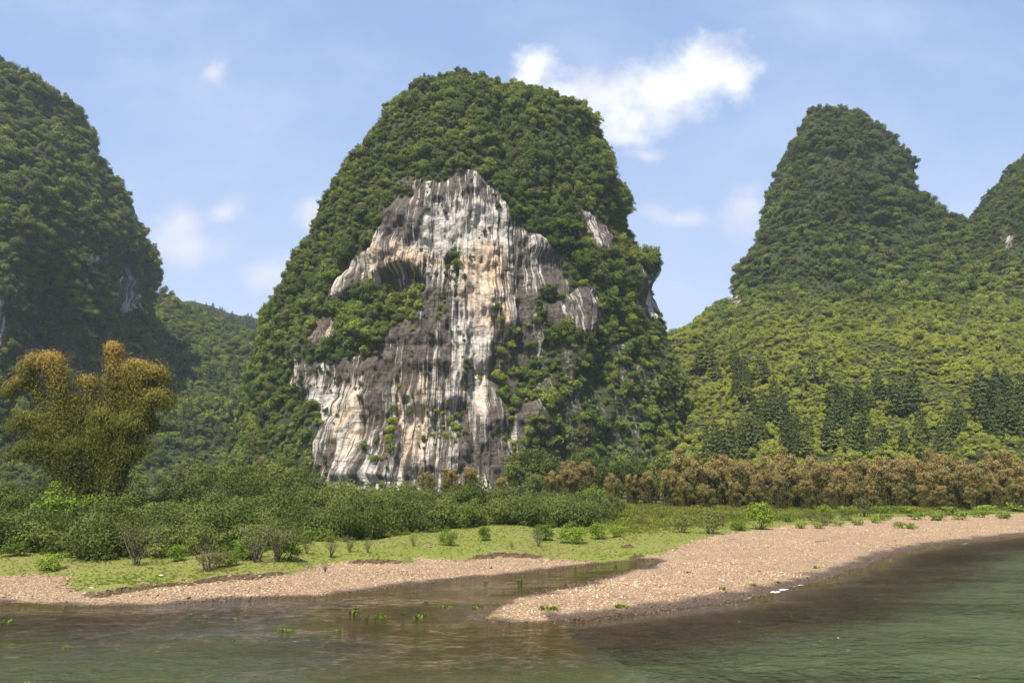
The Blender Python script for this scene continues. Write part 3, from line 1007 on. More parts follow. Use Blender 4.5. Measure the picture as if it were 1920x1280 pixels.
def water_mat():
    m, g = new_mat('river_water')
    pos = g.n('ShaderNodeNewGeometry').outputs['Position']
    dep, ch, fo = g.attr('depth'), g.attr('chop'), g.attr('foam')
    a = g.noise(g.scale(pos, (1.1, 1.9, 1)), 1.0, 3, 0.55, 0.6)
    b = g.noise(g.scale(pos, (3.2, 5.2, 1)), 1.0, 4, 0.6, 0.4)
    c = g.noise(g.scale(pos, (0.35, 0.6, 1)), 1.0, 2, 0.5)
    h = g.m('ADD', g.m('MULTIPLY', a, 0.65), g.m('ADD', g.m('MULTIPLY', b, 0.22), g.m('MULTIPLY', c, 0.4)))
    gust = g.noise(g.scale(pos, (0.06, 0.22, 1)), 1.0, 4, 0.55)
    strength = g.m('MULTIPLY', g.m('ADD', 0.10, g.m('MULTIPLY', ch, 0.9)), g.step(gust, 0.35, 0.65, 0.40, 1.0))
    bp = g.n('ShaderNodeBump', {'Strength': strength, 'Distance': 2.4, 'Height': h})
    murk = g.m('SUBTRACT', 1.0, g.m('EXPONENT', g.m('MULTIPLY', dep, -2.1)))
    deep = g.mix(g.step(dep, 0.2, 0.9), (0.032, 0.025, 0.011), (0.056, 0.068, 0.030))
    dif = g.n('ShaderNodeBsdfDiffuse', {'Color': deep, 'Normal': bp.outputs[0]})
    tr = g.n('ShaderNodeBsdfTransparent', {'Color': (0.86, 0.80, 0.62, 1)})
    body = g.n('ShaderNodeMixShader', {0: murk, 1: tr.outputs[0], 2: dif.outputs[0]})
    gl = g.n('ShaderNodeBsdfGlossy', {'Color': (1, 1, 1, 1), 'Roughness': 0.05, 'Normal': bp.outputs[0]})
    fr = g.n('ShaderNodeFresnel', {'IOR': 1.33, 'Normal': bp.outputs[0]})
    s = g.n('ShaderNodeMixShader', {0: fr.outputs[0], 1: body.outputs[0], 2: gl.outputs[0]})
    fd = g.n('ShaderNodeBsdfDiffuse', {'Color': (0.78, 0.80, 0.80, 1)})
    fn = g.noise(pos, 6.0, 4, 0.7)
    fm = g.m('MULTIPLY', g.step(g.m('ADD', fo, g.m('SUBTRACT', fn, 0.5)), 0.25, 0.75), 0.85)
    s2 = g.n('ShaderNodeMixShader', {0: fm, 1: s.outputs[0], 2: fd.outputs[0]})
    o = g.n('ShaderNodeOutputMaterial')
    g.link(s2.outputs[0], o.inputs[0])
    return m


M['water'] = water_mat()
wme = make_mesh('river', np.stack([WX, WY, wave], -1).reshape(-1, 3), grid_faces(*WX.shape), M['water'],
                {'depth': np.clip(-bedz, 0, 5).ravel(), 'chop': chop.ravel(), 'foam': foam.ravel()}, smooth=True)
tag(obj('river', wme), 'rippled green and brown river water', 'river', None, 'structure')


# ------------------------------------------------------------------ cobbles and grass (uncountable)
def stone_mat():
    m, g = new_mat('river_cobble')
    info = g.n('ShaderNodeObjectInfo').outputs['Random']
    pos = g.n('ShaderNodeNewGeometry').outputs['Position']
    z = g.n('ShaderNodeSeparateXYZ', {0: pos}).outputs[2]
    c = g.mix(info, (0.22, 0.135, 0.072), (0.42, 0.305, 0.185))
    r2 = g.m('FRACT', g.m('MULTIPLY', info, 61.3))
    c = g.mix(g.step(r2, 0.86, 0.95), c, (0.44, 0.37, 0.27))
    c = g.mix(g.step(r2, 0.10, 0.04), c, (0.13, 0.10, 0.08))
    wet = g.m('MULTIPLY', g.attr('tint', 'INSTANCER'), 0.85)
    c = g.mix(wet, c, (0.05, 0.034, 0.026))
    p = g.n('ShaderNodeBsdfPrincipled', {'Base Color': c, 'Roughness': 0.8, 'Specular IOR Level': 0.3})
    o = g.n('ShaderNodeOutputMaterial')
    g.link(p.outputs[0], o.inputs[0])
    return m


M['stone'] = stone_mat()


def ico(seed):
    import bmesh
    bm = bmesh.new()
    bmesh.ops.create_icosphere(bm, subdivisions=2, radius=0.5)
    v = np.array([x.co[:] for x in bm.verts])
    f = np.array([[w.index for w in x.verts] for x in bm.faces])
    bm.free()
    v = v * (1 + 0.28 * fbm(v[:, 0] * 2 + seed * 7, v[:, 1] * 2, v[:, 2] * 2, 2))[:, None]
    return v * np.array((1.0, 0.75, 0.48)), f


stone_protos = [make_mesh('cobble', *ico(i), M['stone'], smooth=True) for i in range(6)]
N0 = 620000
cx_, cy_ = rng.uniform(-60, 110, N0), 30 + 110 * rng.random(N0) ** 1.25
z_, d_, g_ = ground_h(cx_, cy_)
ppx, ppy = project(np.stack([cx_, cy_, z_], -1))
keep = (d_ > -0.9) & (g_ < 0.1 + 0.9 * fbm(cx_ / 2, cy_ / 2, 6.0, 2)) & (ppx > -60) & (ppx < 1980)
keep &= rng.random(N0) < 0.75
cx_, cy_, z_ = cx_[keep], cy_[keep], z_[keep]
k = len(cx_)
sp_ = fbm(cx_ / 4, cy_ / 4, 2.0, 3)
ss = (0.05 + 0.11 * rng.random(k) ** 3.0) * (1 + 0.7 * sp_) + 0.22 * (rng.random(k) > 0.9985)
print('cobbles', k)
st_o = gn_scatter('gravel', np.stack([cx_, cy_, z_ + 0.1 * ss], -1), ss, np.stack([0.5 * rng.standard_normal(k), 0.5 * rng.standard_normal(k), rng.random(k) * 6.28], -1),
                  rng.integers(0, 6, k), wetness(cx_, cy_, z_), stone_protos)
tag(st_o, 'pinkish tan cobbles covering the gravel bars', 'gravel', None, 'stuff')


def tuft(seed, nb, h, spread, w):
    r = np.random.default_rng(seed)
    V, F, T = [], [], []
    for i in range(nb):
        b = np.array((r.normal(0, spread), r.normal(0, spread), 0))
        a = r.uniform(0, 6.28)
        ln = h * r.uniform(0.5, 1.15)
        tip = b + np.array((math.cos(a) * ln * 0.5, math.sin(a) * ln * 0.5, ln))
        side = np.array((-math.sin(a), math.cos(a), 0)) * w
        mid = b * 0.45 + tip * 0.55 + np.array((0, 0, 0.12 * ln))
        V += [b, mid + side, tip, mid - side]
        F.append([4 * i, 4 * i + 1, 4 * i + 2, 4 * i + 3])
        T += [r.random()] * 4
    return np.array(V), np.array(F), np.array(T)


tp = []
for i in range(6):
    v, f, t = tuft(300 + i, 26, 1.0, 0.45, 0.055)
    tp.append(make_mesh('tuft', v, f, M['grass'], {'tone': t}))
N1 = 150000
ax_, ay_ = rng.uniform(-75, 110, N1), 45 + 115 * rng.random(N1) ** 1.3
z_, d_, g_ = ground_h(ax_, ay_)
ppx, ppy = project(np.stack([ax_, ay_, z_], -1))
gn_ = fbm(ax_ / 6, ay_ / 6, 12.0, 3)
keep = (g_ > -0.6 + 0.8 * gn_) & (d_ > 0.5) & (ppx > -60) & (ppx < 1980) & (rng.random(N1) < 0.55)
ax_, ay_, z_, g_, gn_ = ax_[keep], ay_[keep], z_[keep], g_[keep], gn_[keep]
k = len(ax_)
meadow = sstep(g_, 4, 14) * sstep(ax_, 8, 18)
ts = (0.05 + 0.07 * rng.random(k)) * (1 + 0.6 * np.clip(gn_, 0, 1)) + meadow * (0.22 + 0.35 * rng.random(k) ** 2)
tt = 0.48 + 0.6 * gn_ + 0.25 * meadow
print('grass', k)
gr_o = gn_scatter('grass', np.stack([ax_, ay_, z_ - 0.02], -1), ts, np.stack([np.zeros(k), np.zeros(k), rng.random(k) * 6.28], -1), rng.integers(0, 6, k), tt, tp)
tag(gr_o, 'bright green grass on the river bank and meadow', 'grass', None, 'stuff')


# ------------------------------------------------------------------ plant kinds
def plant_parts(seed, mat, dims, nleaf, leaf, lobes=9, bark='bark', base=0.0, r0=0.05, nstem=7, lobe_r=(0.15, 0.3), shell=0.55, aspect=0.5, up=0.25, foliage='foliage', stem='stems', spread=0.15):
    v, f, tone, cs = crown(seed, nleaf, leaf, dims, lobes, lobe_r, base, shell, up, 0.8, aspect)
    fm = make_mesh(foliage, v, f, M[mat], {'tone': tone})
    sv, sf = stems(seed + 1, cs[:nstem], r0, spread)
    sm = make_mesh(stem, sv, sf, M[bark], smooth=True)
    return [(stem, sm), (foliage, fm)]


def twig_parts(seed, h, w, n, mat='olive', nleaf=260, leaf=0.10):
    """bare branching shrub with a little leaf"""
    r = np.random.default_rng(seed)
    ps, tips = [], []
    for i in range(n):
        a, sp = r.uniform(0, 6.28), r.uniform(0.15, 1.0)
        e = np.array((math.cos(a) * sp * w / 2, math.sin(a) * sp * w / 2, h * r.uniform(0.6, 1.0)))
        b = np.array((r.normal(0, 0.08), r.normal(0, 0.08), -0.1))
        k = np.linspace(0, 1, 6)[:, None]
        pts = b * (1 - k) + e * k + np.array((0, 0, 0.15 * h)) * k * (1 - k) + r.normal(0, 0.03, (6, 3)) * k
        ps.append(tube(pts, 0.035, 0.008, 4))
        for j in range(6):
            q = pts[r.integers(2, 6)]
            t = q + np.array((r.normal(0, 0.28), r.normal(0, 0.28), r.uniform(0.1, 0.5))) * h * 0.35
            ps.append(tube(np.array([q, (q + t) / 2 + r.normal(0, 0.03, 3), t]), 0.013, 0.005, 3))
            tips.append(t)
    tv, tf = join(ps)
    out = [('branches', make_mesh('branches', tv, tf, M['twig'], smooth=True))]
    if nleaf:
        tips = np.array(tips)
        c = tips[r.integers(0, len(tips), nleaf)] + r.normal(0, 0.16, (nleaf, 3)) * h * 0.35
        nn = unit(r.standard_normal((nleaf, 3)) + np.array((0, 0, 0.5)))
        v, f = leaf_quads(c, nn, leaf * r.uniform(0.6, 1.4, nleaf), 0.5, r)
        out.append(('foliage', make_mesh('foliage', v, f, M[mat], {'tone': np.repeat(r.random(nleaf), 4)})))
    return out


def bamboo_parts(seed, plumes, mat, leaf, per_culm, culm_r=0.045, dry_bias=0.0, dens=1.0, umin=0.12, upow=0.75, njit=0.7, outw=0.35, bspread=1.0):
    """plumes: list of (base xy, tip xyz, bow, n culms, spread, droop). Arching culms hung with fine drooping leaf sprays."""
    r = np.random.default_rng(seed)
    cul, C, Nn, Sz, To, Dr = [], [], [], [], [], []
    zmax = max(pl[2][2] for pl in plumes)
    for (bx, by, tip, bow, n, spread, fluff) in plumes:
        tip = np.array(tip, float)
        for i in range(n):
            b = np.array((bx * bspread + r.normal(0, 0.35), by + r.normal(0, 0.35), -0.1))
            e = tip + r.normal(0, 1, 3) * np.array((spread, spread, spread * 0.55))
            m = b * 0.35 + e * 0.65
            m[2] = b[2] + (e[2] - b[2]) * bow
            m[:2] = b[:2] + (e[:2] - b[:2]) * outw
            k = np.linspace(0, 1, 14)[:, None]
            pts = b * (1 - k) ** 2 + 2 * m * k * (1 - k) + e * k ** 2
            cul.append(tube(pts, culm_r, culm_r * 0.2, 4))
            q = int(per_culm * dens * r.uniform(0.7, 1.3))
            u = umin + (1.02 - umin) * r.random(q) ** upow
            uc = np.clip(u, 0, 1)[:, None]
            p = b * (1 - uc) ** 2 + 2 * m * uc * (1 - uc) + e * uc ** 2
            side = r.normal(0, 1, (q, 3)) * np.array((1, 1, 0.75))
            wd = fluff * (0.35 + 0.65 * np.sin(np.clip(u, 0, 1) * math.pi * 0.85) ** 0.8)
            off = side * wd[:, None] * 0.5
            p = p + off
            p[:, 2] -= 0.35 * wd * r.random(q)
            C.append(p)
            Nn.append(unit(unit(off) + np.array((0, 0, 0.35)) + njit * r.standard_normal((q, 3))))
            Sz.append(leaf * r.uniform(0.6, 1.4, q))
            ct = r.random()
            To.append(np.clip(0.55 * ct + 0.45 * r.random(q), 0, 1))
            hh = np.clip((p[:, 2] / zmax), 0, 1.2)
            Dr.append(np.clip(sstep(hh + 0.08 * r.standard_normal(q) + 0.30 * (ct - 0.5) + dry_bias + 0.14 * off[:, 2], 0.70, 1.15), 0, 1))
    C, Nn, Sz, To, Dr = (np.concatenate(a) for a in (C, Nn, Sz, To, Dr))
    C[:, 2] = np.maximum(C[:, 2], 0.1)
    k = len(C)
    t = r.standard_normal((k, 3)) * 0.55 + np.array((0, 0, -1.0))      # leaves hang
    t = unit(t - (t * Nn).sum(1)[:, None] * Nn)
    bb = np.cross(Nn, t)
    L = Sz[:, None]
    v = np.stack([C - t * L * 0.5, C + bb * L * 0.16 - t * L * 0.1, C + t * L * 0.5, C - bb * L * 0.16 - t * L * 0.1], 1).reshape(-1, 3)
    f = np.arange(k * 4).reshape(-1, 4)
    fm = make_mesh('foliage', v, f, M[mat], {'tone': np.repeat(To, 4), 'dry': np.repeat(Dr, 4)})
    cv, cf = join(cul)
    cm = make_mesh('culms', cv, cf, M['culm'], smooth=True)
    return [('culms', cm), ('foliage', fm)]


# ---- the big clump of bamboo on the left bank
BB = at_y(165, 84)
BB.z = gz_at(BB.x, BB.y)


def bpt(px, py, dy=0.0):
    p = on_y(px, py, BB.y + dy)
    return (p[0] - BB.x, p[1] - BB.y, p[2] - BB.z)


plumes = [(0.7, 0.2, bpt(214, 648, 0.3), 1.0, 16, 0.22, 1.0), (-0.9, 0, bpt(50, 700, -0.3), 1.42, 16, 0.45, 1.1), (-1.0, 0.2, bpt(78, 676, 0.1), 1.2, 12, 0.35, 1.2),
          (-1.3, 0.3, bpt(14, 735, 0.5), 1.42, 9, 0.5, 1.1), (1.2, 0, bpt(298, 712, 0.0), 1.34, 18, 0.5, 1.2), (1.2, -0.3, bpt(312, 758, -0.8), 1.4, 13, 0.5, 1.2),
          (0.8, 0.4, bpt(238, 700, 0.8), 1.2, 13, 0.5, 1.2), (1.0, 0.3, bpt(268, 690, 0.5), 1.18, 14, 0.4, 1.1), (0.3, 0.4, bpt(165, 715, 1.0), 1.12, 10, 0.5, 1.2),
          (-0.3, 0.6, bpt(125, 748, 1.2), 1.1, 10, 0.6, 1.3), (-1.2, -0.5, bpt(28, 800, -0.8), 1.45, 14, 0.7, 1.3), (-1.3, -0.6, bpt(45, 850, -1.0), 1.6, 14, 0.8, 1.3),
          (1.3, 0.5, bpt(286, 805, 0.4), 1.4, 10, 0.7, 1.2), (-0.4, -0.2, bpt(95, 790, 0.2), 1.1, 12, 0.9, 1.5), (0.5, 0.0, bpt(190, 780, -0.6), 1.05, 12, 0.8, 1.5),
          (1.0, -0.5, bpt(245, 790, -0.6), 1.15, 12, 0.8, 1.4), (0.0, -0.6, bpt(140, 835, -1.0), 1.1, 9, 1.0, 1.4), (0.9, -0.4, bpt(262, 850, -0.6), 1.4, 8, 0.8, 1.2)]
place_tree('bamboo_clump', 'tall golden green bamboo clump with arching plumes above the left bank', 'bamboo',
           bamboo_parts(401, plumes, 'bamboo', 0.24, 880, culm_r=0.045, umin=0.05, dry_bias=0.02, njit=0.3, outw=0.6, bspread=1.7), BB)

# ---- small trees round it
lt = plant_parts(411, 'bright', (6.5, 5.5, 5.2), 2600, 0.30, lobes=26, lobe_r=(0.08, 0.14), base=0.6, r0=0.09, nstem=12, stem='trunk', foliage='crown', shell=0.7)
place_tree('broadleaf_tree', 'bright green broad-leaved tree in front of the tall bamboo clump', 'tree', lt, at_y(115, 72), 0.4, 1.0)

# ---- bank trees between the bamboo and the cliff
TK = [plant_parts(420 + i, 'tree', (5.0, 4.6, 5.4), 1500, 0.26, lobes=14, lobe_r=(0.10, 0.2), base=1.6, r0=0.07, nstem=9, stem='trunk', foliage='crown', shell=0.8) for i in range(4)]
LT = 'thin yellowish green tree standing behind the shrub belt, left of the cliff'
for i, (px, Y, s) in enumerate([(335, 86, .95), (372, 104, 1.25), (402, 90, .9), (438, 112, 1.3), (470, 100, 1.15), (500, 118, 1.35), (530, 104, 1.15), (556, 124, 1.3), (585, 130, 1.0), (300, 96, .95),
                                (350, 125, 1.4), (425, 135, 1.5), (515, 140, 1.5), (560, 145, 1.2), (250, 110, 1.0), (20, 75, .9), (-10, 84, 1.0), (470, 130, 1.3)]):
    place_tree('bank_tree', LT if px > 200 else 'thin yellowish green tree beside the tall bamboo at the left edge', 'tree', TK[i % 4], at_y(px, Y), i * 1.3, s, 'thin trees left of the cliff' if px > 200 else 'trees at the left edge')

# ---- the shrub belt on the left bank
SK = [plant_parts(440 + i, 'shrub', [(4.6, 4.2, 3.6), (5.2, 4.4, 3.2), (4.2, 4.2, 4.0), (5.6, 5.0, 3.7)][i % 4], 3600, 0.19, lobes=18, lobe_r=(0.12, 0.22), base=-0.75, r0=0.04, nstem=9, shell=0.6, aspect=0.42) for i in range(8)]
SP_ = [plant_parts(450 + i, 'tree', [(4.6, 4.2, 3.4), (5.2, 4.4, 3.0)][i % 2], 2600, 0.19, lobes=20, lobe_r=(0.10, 0.2), base=-0.6, r0=0.04, nstem=9, shell=0.7, aspect=0.42) for i in range(4)]
BELT = [tuple(on_z(px, py, 0.6)[:2]) for px, py in [(-60, 1050), (60, 1048), (180, 1052), (260, 1050), (330, 1048), (430, 1050), (520, 1040), (600, 1028), (700, 1018), (800, 1007), (870, 996), (960, 996), (1040, 994), (1120, 990), (1160, 975)]]
BELT = BELT + [(BELT[-1][0] + 3, 105), (12, 124), (-20, 126), (-60, 118), (-95, 104), (-80, 60)]
bx_ = [p[0] for p in BELT]
pts, tries = [], 0
while len(pts) < 285 and tries < 40000:
    tries += 1
    x, y = rng.uniform(min(bx_), max(bx_)), rng.uniform(56, 128)
    if not in_poly(np.array([x]), np.array([y]), BELT)[0]:
        continue
    dmin = 2.6 + 0.016 * (y - 60)
    if all((x - q[0]) ** 2 + (y - q[1]) ** 2 > dmin ** 2 for q in pts):
        pts.append((x, y))
for i, (x, y) in enumerate(pts):
    s = rng.uniform(1.05, 1.85) * (0.92 + 0.0035 * (y - 60)) * (1 - 0.08 * float(sstep(x, 4, 16)))
    if (x + 50) ** 2 < 400 and y < 66:
        s *= 0.85
    pale = rng.random() < 0.34
    place_tree('bank_shrub', 'yellowish green shrub among the darker ones of the left bank belt' if pale else 'dark green leafy shrub in the dense belt along the left bank', 'shrub', SP_[i % 4] if pale else SK[i % 8], (x, y, gz_at(x, y) - 0.1), rng.uniform(0, 6.28), s,
               'paler shrubs in the left bank belt' if pale else 'dense shrubs along the left bank', s * rng.uniform(0.68, 1.25))

# low growth between them, too dense to count
UK = [make_mesh('undergrowth_bush', *(lambda q: (q[0], q[1]))(crown(460 + i, 420, 0.15, (1.3, 1.3, 0.95), 10, (0.12, 0.25), -0.15, 0.6, 0.3, 0.8, 0.45)), M['under']) for i in range(4)]
for i, me in enumerate(UK):
    a = me.attributes.new('tone', 'FLOAT', 'POINT')
    a.data.foreach_set('value', np.repeat(np.random.default_rng(i).random(len(me.vertices) // 4), 4).astype(np.float32))
ux, uy = rng.uniform(-95, 40, 60000), rng.uniform(50, 128, 60000)
usd = poly_sd(ux, uy, BELT) + 1.6 * fbm(ux / 3, uy / 3, 2.0, 3)
kk = (usd > -0.6) & ((usd < 16) | (rng.random(60000) < 0.4)) & (rng.random(60000) < 0.30)
ux, uy, usd = ux[kk], uy[kk], usd[kk]
uz, _, _ = ground_h(ux, uy)
k = len(ux)
print('undergrowth', k)
us = (0.55 + 1.1 * rng.random(k) ** 1.5) * (0.55 + 0.6 * sstep(usd, -0.6, 4))
uo = gn_scatter('undergrowth', np.stack([ux, uy, uz], -1), us, np.stack([0 * us, 0 * us, rng.random(k) * 6.28], -1), rng.integers(0, 4, k), 0.45 + 0.4 * fbm(ux / 8, uy / 8, 1.0, 3), UK)
tag(uo, 'tangled low green growth filling the shrub belt on the left bank', 'undergrowth', None, 'stuff')

# ---- single bushes that stand out
BK = [plant_parts(470 + i, 'bright', (2.4, 2.2, 2.2), 1700, 0.14, base=-0.35, lobes=13, lobe_r=(0.12, 0.22), r0=0.03, nstem=6, shell=0.5) for i in range(4)]


def bush(px, py, hpx, label, kit, i=0, name='bush', grp=None, cat='bush', href=2.0, wide=1.0):
    p = foot(px, py)
    s = hpx / FPX * p.y / href
    t = place_tree(name, label, cat, kit, p, i * 1.7, s, grp)
    t.scale = (s * wide, s * wide, s)
    return t


bush(838, 1022, 34, 'rounded bright green bush alone on the grass, left one of two', BK[0], 0)
bush(908, 1013, 32, 'rounded bright green bush alone on the grass, right one of two', BK[1], 1)
bush(1425, 992, 62, 'tall bright green bush on top of the gravel bar', BK[2], 2, wide=0.85)
bush(1385, 994, 26, 'low bright green bush beside the tall one on the gravel bar', BK[3], 3, wide=1.3)
bush(1112, 950, 46, 'round bright green bush at the foot of the cliff woods', BK[1], 4, wide=1.1)
bush(880, 945, 42, 'pale lime green bush below the cliff, behind the shrub belt', BK[0], 5, wide=1.3)
bush(1412, 948, 34, 'bright green bush in front of the brown bamboo row', BK[3], 6, wide=1.2)
bush(1745, 946, 36, 'dark leafy bush standing within the brown bamboo row', SK[2], 7, href=3.8, wide=1.1)
for i, (px, py, h) in enumerate([(1070, 1018, 42), (1120, 1010, 36), (1020, 1012, 36), (460, 1048, 55), (420, 1062, 40), (330, 1052, 36), (540, 1048, 44), (90, 1070, 40), (20, 1062, 36), (1160, 1006, 26)]):
    bush(px, py, h, 'yellow green bush along the front edge of the shrub belt', BK[i % 4], i, grp='bushes at the front of the shrub belt', wide=1.25)

OK_ = [plant_parts(480 + i, 'olive', (2.4, 2.2, 2.1), 1000, 0.13, base=-0.2, lobes=14, lobe_r=(0.10, 0.2), r0=0.035, nstem=8, bark='twig', shell=0.8) for i in range(3)]
for i, (px, py, h) in enumerate([(1330, 1000, 54), (1278, 998, 40), (1620, 968, 40), (1545, 985, 30), (1520, 975, 24), (1350, 985, 34), (1200, 985, 28), (1240, 975, 22), (1590, 975, 26)]):
    bush(px, py, h, 'olive brown twiggy bush on the green meadow above the gravel bar', OK_[i % 3], i, name='twiggy_bush', grp='twiggy bushes on the meadow', wide=1.15)
HK = [plant_parts(490 + i, 'bright', (1.6, 1.4, 0.9), 420, 0.13, base=-0.15, lobes=9, lobe_r=(0.12, 0.22), r0=0.02, nstem=4) for i in range(3)]
for i, (px, py, h) in enumerate([(1500, 990, 14), (1535, 990, 15), (1570, 986, 12), (1610, 984, 14), (1645, 980, 16), (1690, 990, 16), (1712, 992, 14), (1660, 975, 14), (1720, 974, 18), (1760, 976, 20), (1800, 974, 20),
                                 (1840, 970, 18), (1880, 972, 16), (1780, 965, 20), (1850, 962, 22), (1900, 960, 22), (1700, 962, 18), (1650, 962, 20), (1590, 962, 18), (1480, 978, 16), (1440, 975, 18), (1550, 962, 20)]):
    bush(px, py, h, 'low green herb clump along the top of the gravel bar', HK[i % 3], i, name='herb_clump', grp='herb clumps along the gravel bar', href=0.8, cat='plant', wide=1.2)
BW = [twig_parts(500 + i, 2.4, 2.4, 16, 'brownbush' if i == 1 else 'olive', [520, 900, 700][i]) for i in range(3)]
bush(255, 1060, 92, 'tall bare brown twiggy shrub in front of the dark shrub belt', BW[0], 0, name='bare_shrub', href=2.6, cat='shrub', wide=0.9)
bush(388, 1082, 46, 'low rounded dry brown bush on the grass edge', BW[1], 1, name='dry_bush', href=2.6, wide=2.2)
bush(520, 1052, 70, 'pale half bare shrub, right one of two before the belt', BW[2], 2, name='bare_shrub', href=2.6, cat='shrub', wide=1.1)
bush(480, 1054, 74, 'yellowish half bare shrub, left one of two before the belt', BW[2], 4, name='bare_shrub', href=2.6, cat='shrub', wide=1.2)
for i, (px, py, h) in enumerate([(575, 1038, 30), (620, 1045, 36), (655, 1035, 28), (690, 1036, 26), (775, 1036, 22), (610, 1072, 18), (1010, 1024, 34), (960, 1030, 14)]):
    bush(px, py, h, 'small thin twiggy sapling on the short grass', BW[i % 3 if i % 3 != 1 else 0], i, name='sapling', grp='saplings on the short grass', href=2.6, cat='shrub')

# ---- brown bamboo: the row behind the meadow, and the clumps below the cliff
DK = []
for i in range(6):
    r = np.random.default_rng(520 + i)
    pl = []
    for j in range(22):
        a = j / 22 * 6.283 + r.uniform(-0.3, 0.3)
        rr_ = r.uniform(0.6, 3.6)
        pl.append((math.cos(a) * 0.9, math.sin(a) * 0.9, (math.cos(a) * rr_, math.sin(a) * rr_, r.uniform(6.4, 10.2) - 1.25 * rr_), r.uniform(1.05, 1.2) + 0.12 * rr_, 3, 0.2, 0.62))
    DK.append(bamboo_parts(530 + i, pl, 'drybamboo', 0.34, 190, culm_r=0.05, dry_bias=0.08, umin=0.05, upow=0.9, njit=0.45))
row = []
for k, (Y, st, s0) in enumerate([(150, 26, 1.0), (158, 27, 1.22), (143, 46, .66)]):
    px = 1262 + (0, 13, 20)[k]
    while px < 1985:
        row.append((px + rng.uniform(-6, 6), Y + rng.uniform(-3, 3), s0 * rng.uniform(0.78, 1.15)))
        px += st * rng.uniform(0.85, 1.15)
for i, (px, Y, s) in enumerate(row):
    place_tree('bamboo_clump', 'feathery golden brown bamboo clump in the long row behind the meadow', 'bamboo', DK[i % 6], at_y(px, Y), rng.uniform(0, 6.28), s,
               'brown bamboo row behind the meadow')
for i, (px, Y, s, lb) in enumerate([(800, 150, .72, 'golden brown bamboo clump at the foot of the bare cliff'), (842, 152, .86, 'golden brown bamboo clump at the foot of the bare cliff'), (882, 155, .84, 'golden brown bamboo clump at the foot of the bare cliff'),
                                    (1035, 155, .8, 'brownish bamboo clump below the woods right of the cliff'), (1068, 158, 1.05, 'brownish bamboo clump below the woods right of the cliff'), (1100, 156, 1.0, 'brownish bamboo clump below the woods right of the cliff'),
                                    (1150, 153, .75, 'brownish bamboo clump below the woods right of the cliff'), (1185, 155, .75, 'brownish bamboo clump below the woods right of the cliff'), (940, 152, .6, 'golden brown bamboo clump at the foot of the bare cliff'),
                                    (1215, 156, .8, 'brownish bamboo clump below the woods right of the cliff')]):
    place_tree('bamboo_clump', lb, 'bamboo', DK[(i * 2 + 1) % 6], at_y(px, Y), i * 0.9, s, 'bamboo at the foot of the cliff' if 'bare' in lb else 'bamboo right of the cliff')

# ---- big green trees along the foot of the cliff
CT = [plant_parts(560 + i, 'shrub', (7.5, 7.0, 8.0), 2600, 0.42, lobes=18, lobe_r=(0.10, 0.2), base=1.0, r0=0.14, nstem=9, stem='trunk', foliage='crown', shell=0.6) for i in range(4)]
for i, (px, Y, s) in enumerate([(975, 200, 1.6), (1010, 205, 1.7), (960, 185, 1.1), (1040, 190, 1.2), (1130, 190, 1.3), (1165, 180, 1.2), (1200, 175, 1.25), (1235, 172, 1.3), (1180, 200, 1.6), (1090, 205, 1.5), (1250, 190, 1.3), (1000, 170, .8), (1255, 165, .9)]):
    place_tree('broadleaf_tree', 'dense dark green tree at the foot of the peak, right of the cliff', 'tree', CT[i % 4], at_y(px, Y), i * 1.1, s, 'trees at the foot of the peak')
for i, (px, Y, s) in enumerate([(600, 150, .55), (640, 152, .5), (690, 150, .5), (730, 148, .45), (660, 140, .45), (620, 138, .5), (575, 160, .8), (760, 146, .5), (1230, 160, .6)]):
    place_tree('broadleaf_tree', 'small green tree between the shrub belt and the cliff face' if px < 1000 else 'small green tree between the brown bamboo and the cliff woods', 'tree', TK[i % 4], at_y(px, Y), i * 2.1, s * 1.5,
               'small trees below the cliff face' if px < 1000 else None)


# ---- conifers on the slopes
def conifer_parts(seed):
    r = np.random.default_rng(seed)
    n = 520
    u = r.random(n) ** 0.75                     # 0 top .. 1 bottom
    a = r.uniform(0, 6.283, n)
    lay = 0.8 + 0.2 * np.sin(u * 40 + r.uniform(0, 6)) + 0.12 * np.sin(a * 3 + seed)
    rad = (0.02 + 0.185 * u ** 0.85) * lay * (1 - 0.35 * r.random(n) ** 2)
    c = np.stack([np.cos(a) * rad, np.sin(a) * rad, 1.0 - 0.90 * u], -1)
    nn = unit(np.stack([np.cos(a), np.sin(a), np.full(n, 0.75)], -1) + 0.5 * r.standard_normal((n, 3)))
    v, f = leaf_quads(c, nn, (0.035 + 0.055 * u) * r.uniform(0.7, 1.3, n), 0.5, r)
    cm = make_mesh('crown', v, f, M['conifer'], {'tone': np.repeat(r.random(n), 4)})
    tv, tf = tube([(0, 0, -0.08), (0.004, 0, 0.3), (0, 0, 0.95)], 0.018, 0.003, 5)
    return [('trunk', make_mesh('trunk', tv, tf, M['bark'], smooth=True)), ('crown', cm)]


KK = [conifer_parts(600 + i) for i in range(5)]
bpy.context.view_layer.update()
deps = bpy.context.evaluated_depsgraph_get()
from mathutils.bvhtree import BVHTree
BV = {}
for o in [o for o in COL.objects if o.name.startswith('hill') and o.type == 'MESH' and not o.name.startswith('hill_woods')]:
    me = o.data
    vv = np.empty(len(me.vertices) * 3, np.float32)
    me.vertices.foreach_get('co', vv)
    ff = np.empty(len(me.loops), np.int32)
    me.loops.foreach_get('vertex_index', ff)
    BV[o.name] = BVHTree.FromPolygons(vv.reshape(-1, 3).tolist(), ff.reshape(-1, 4).tolist())


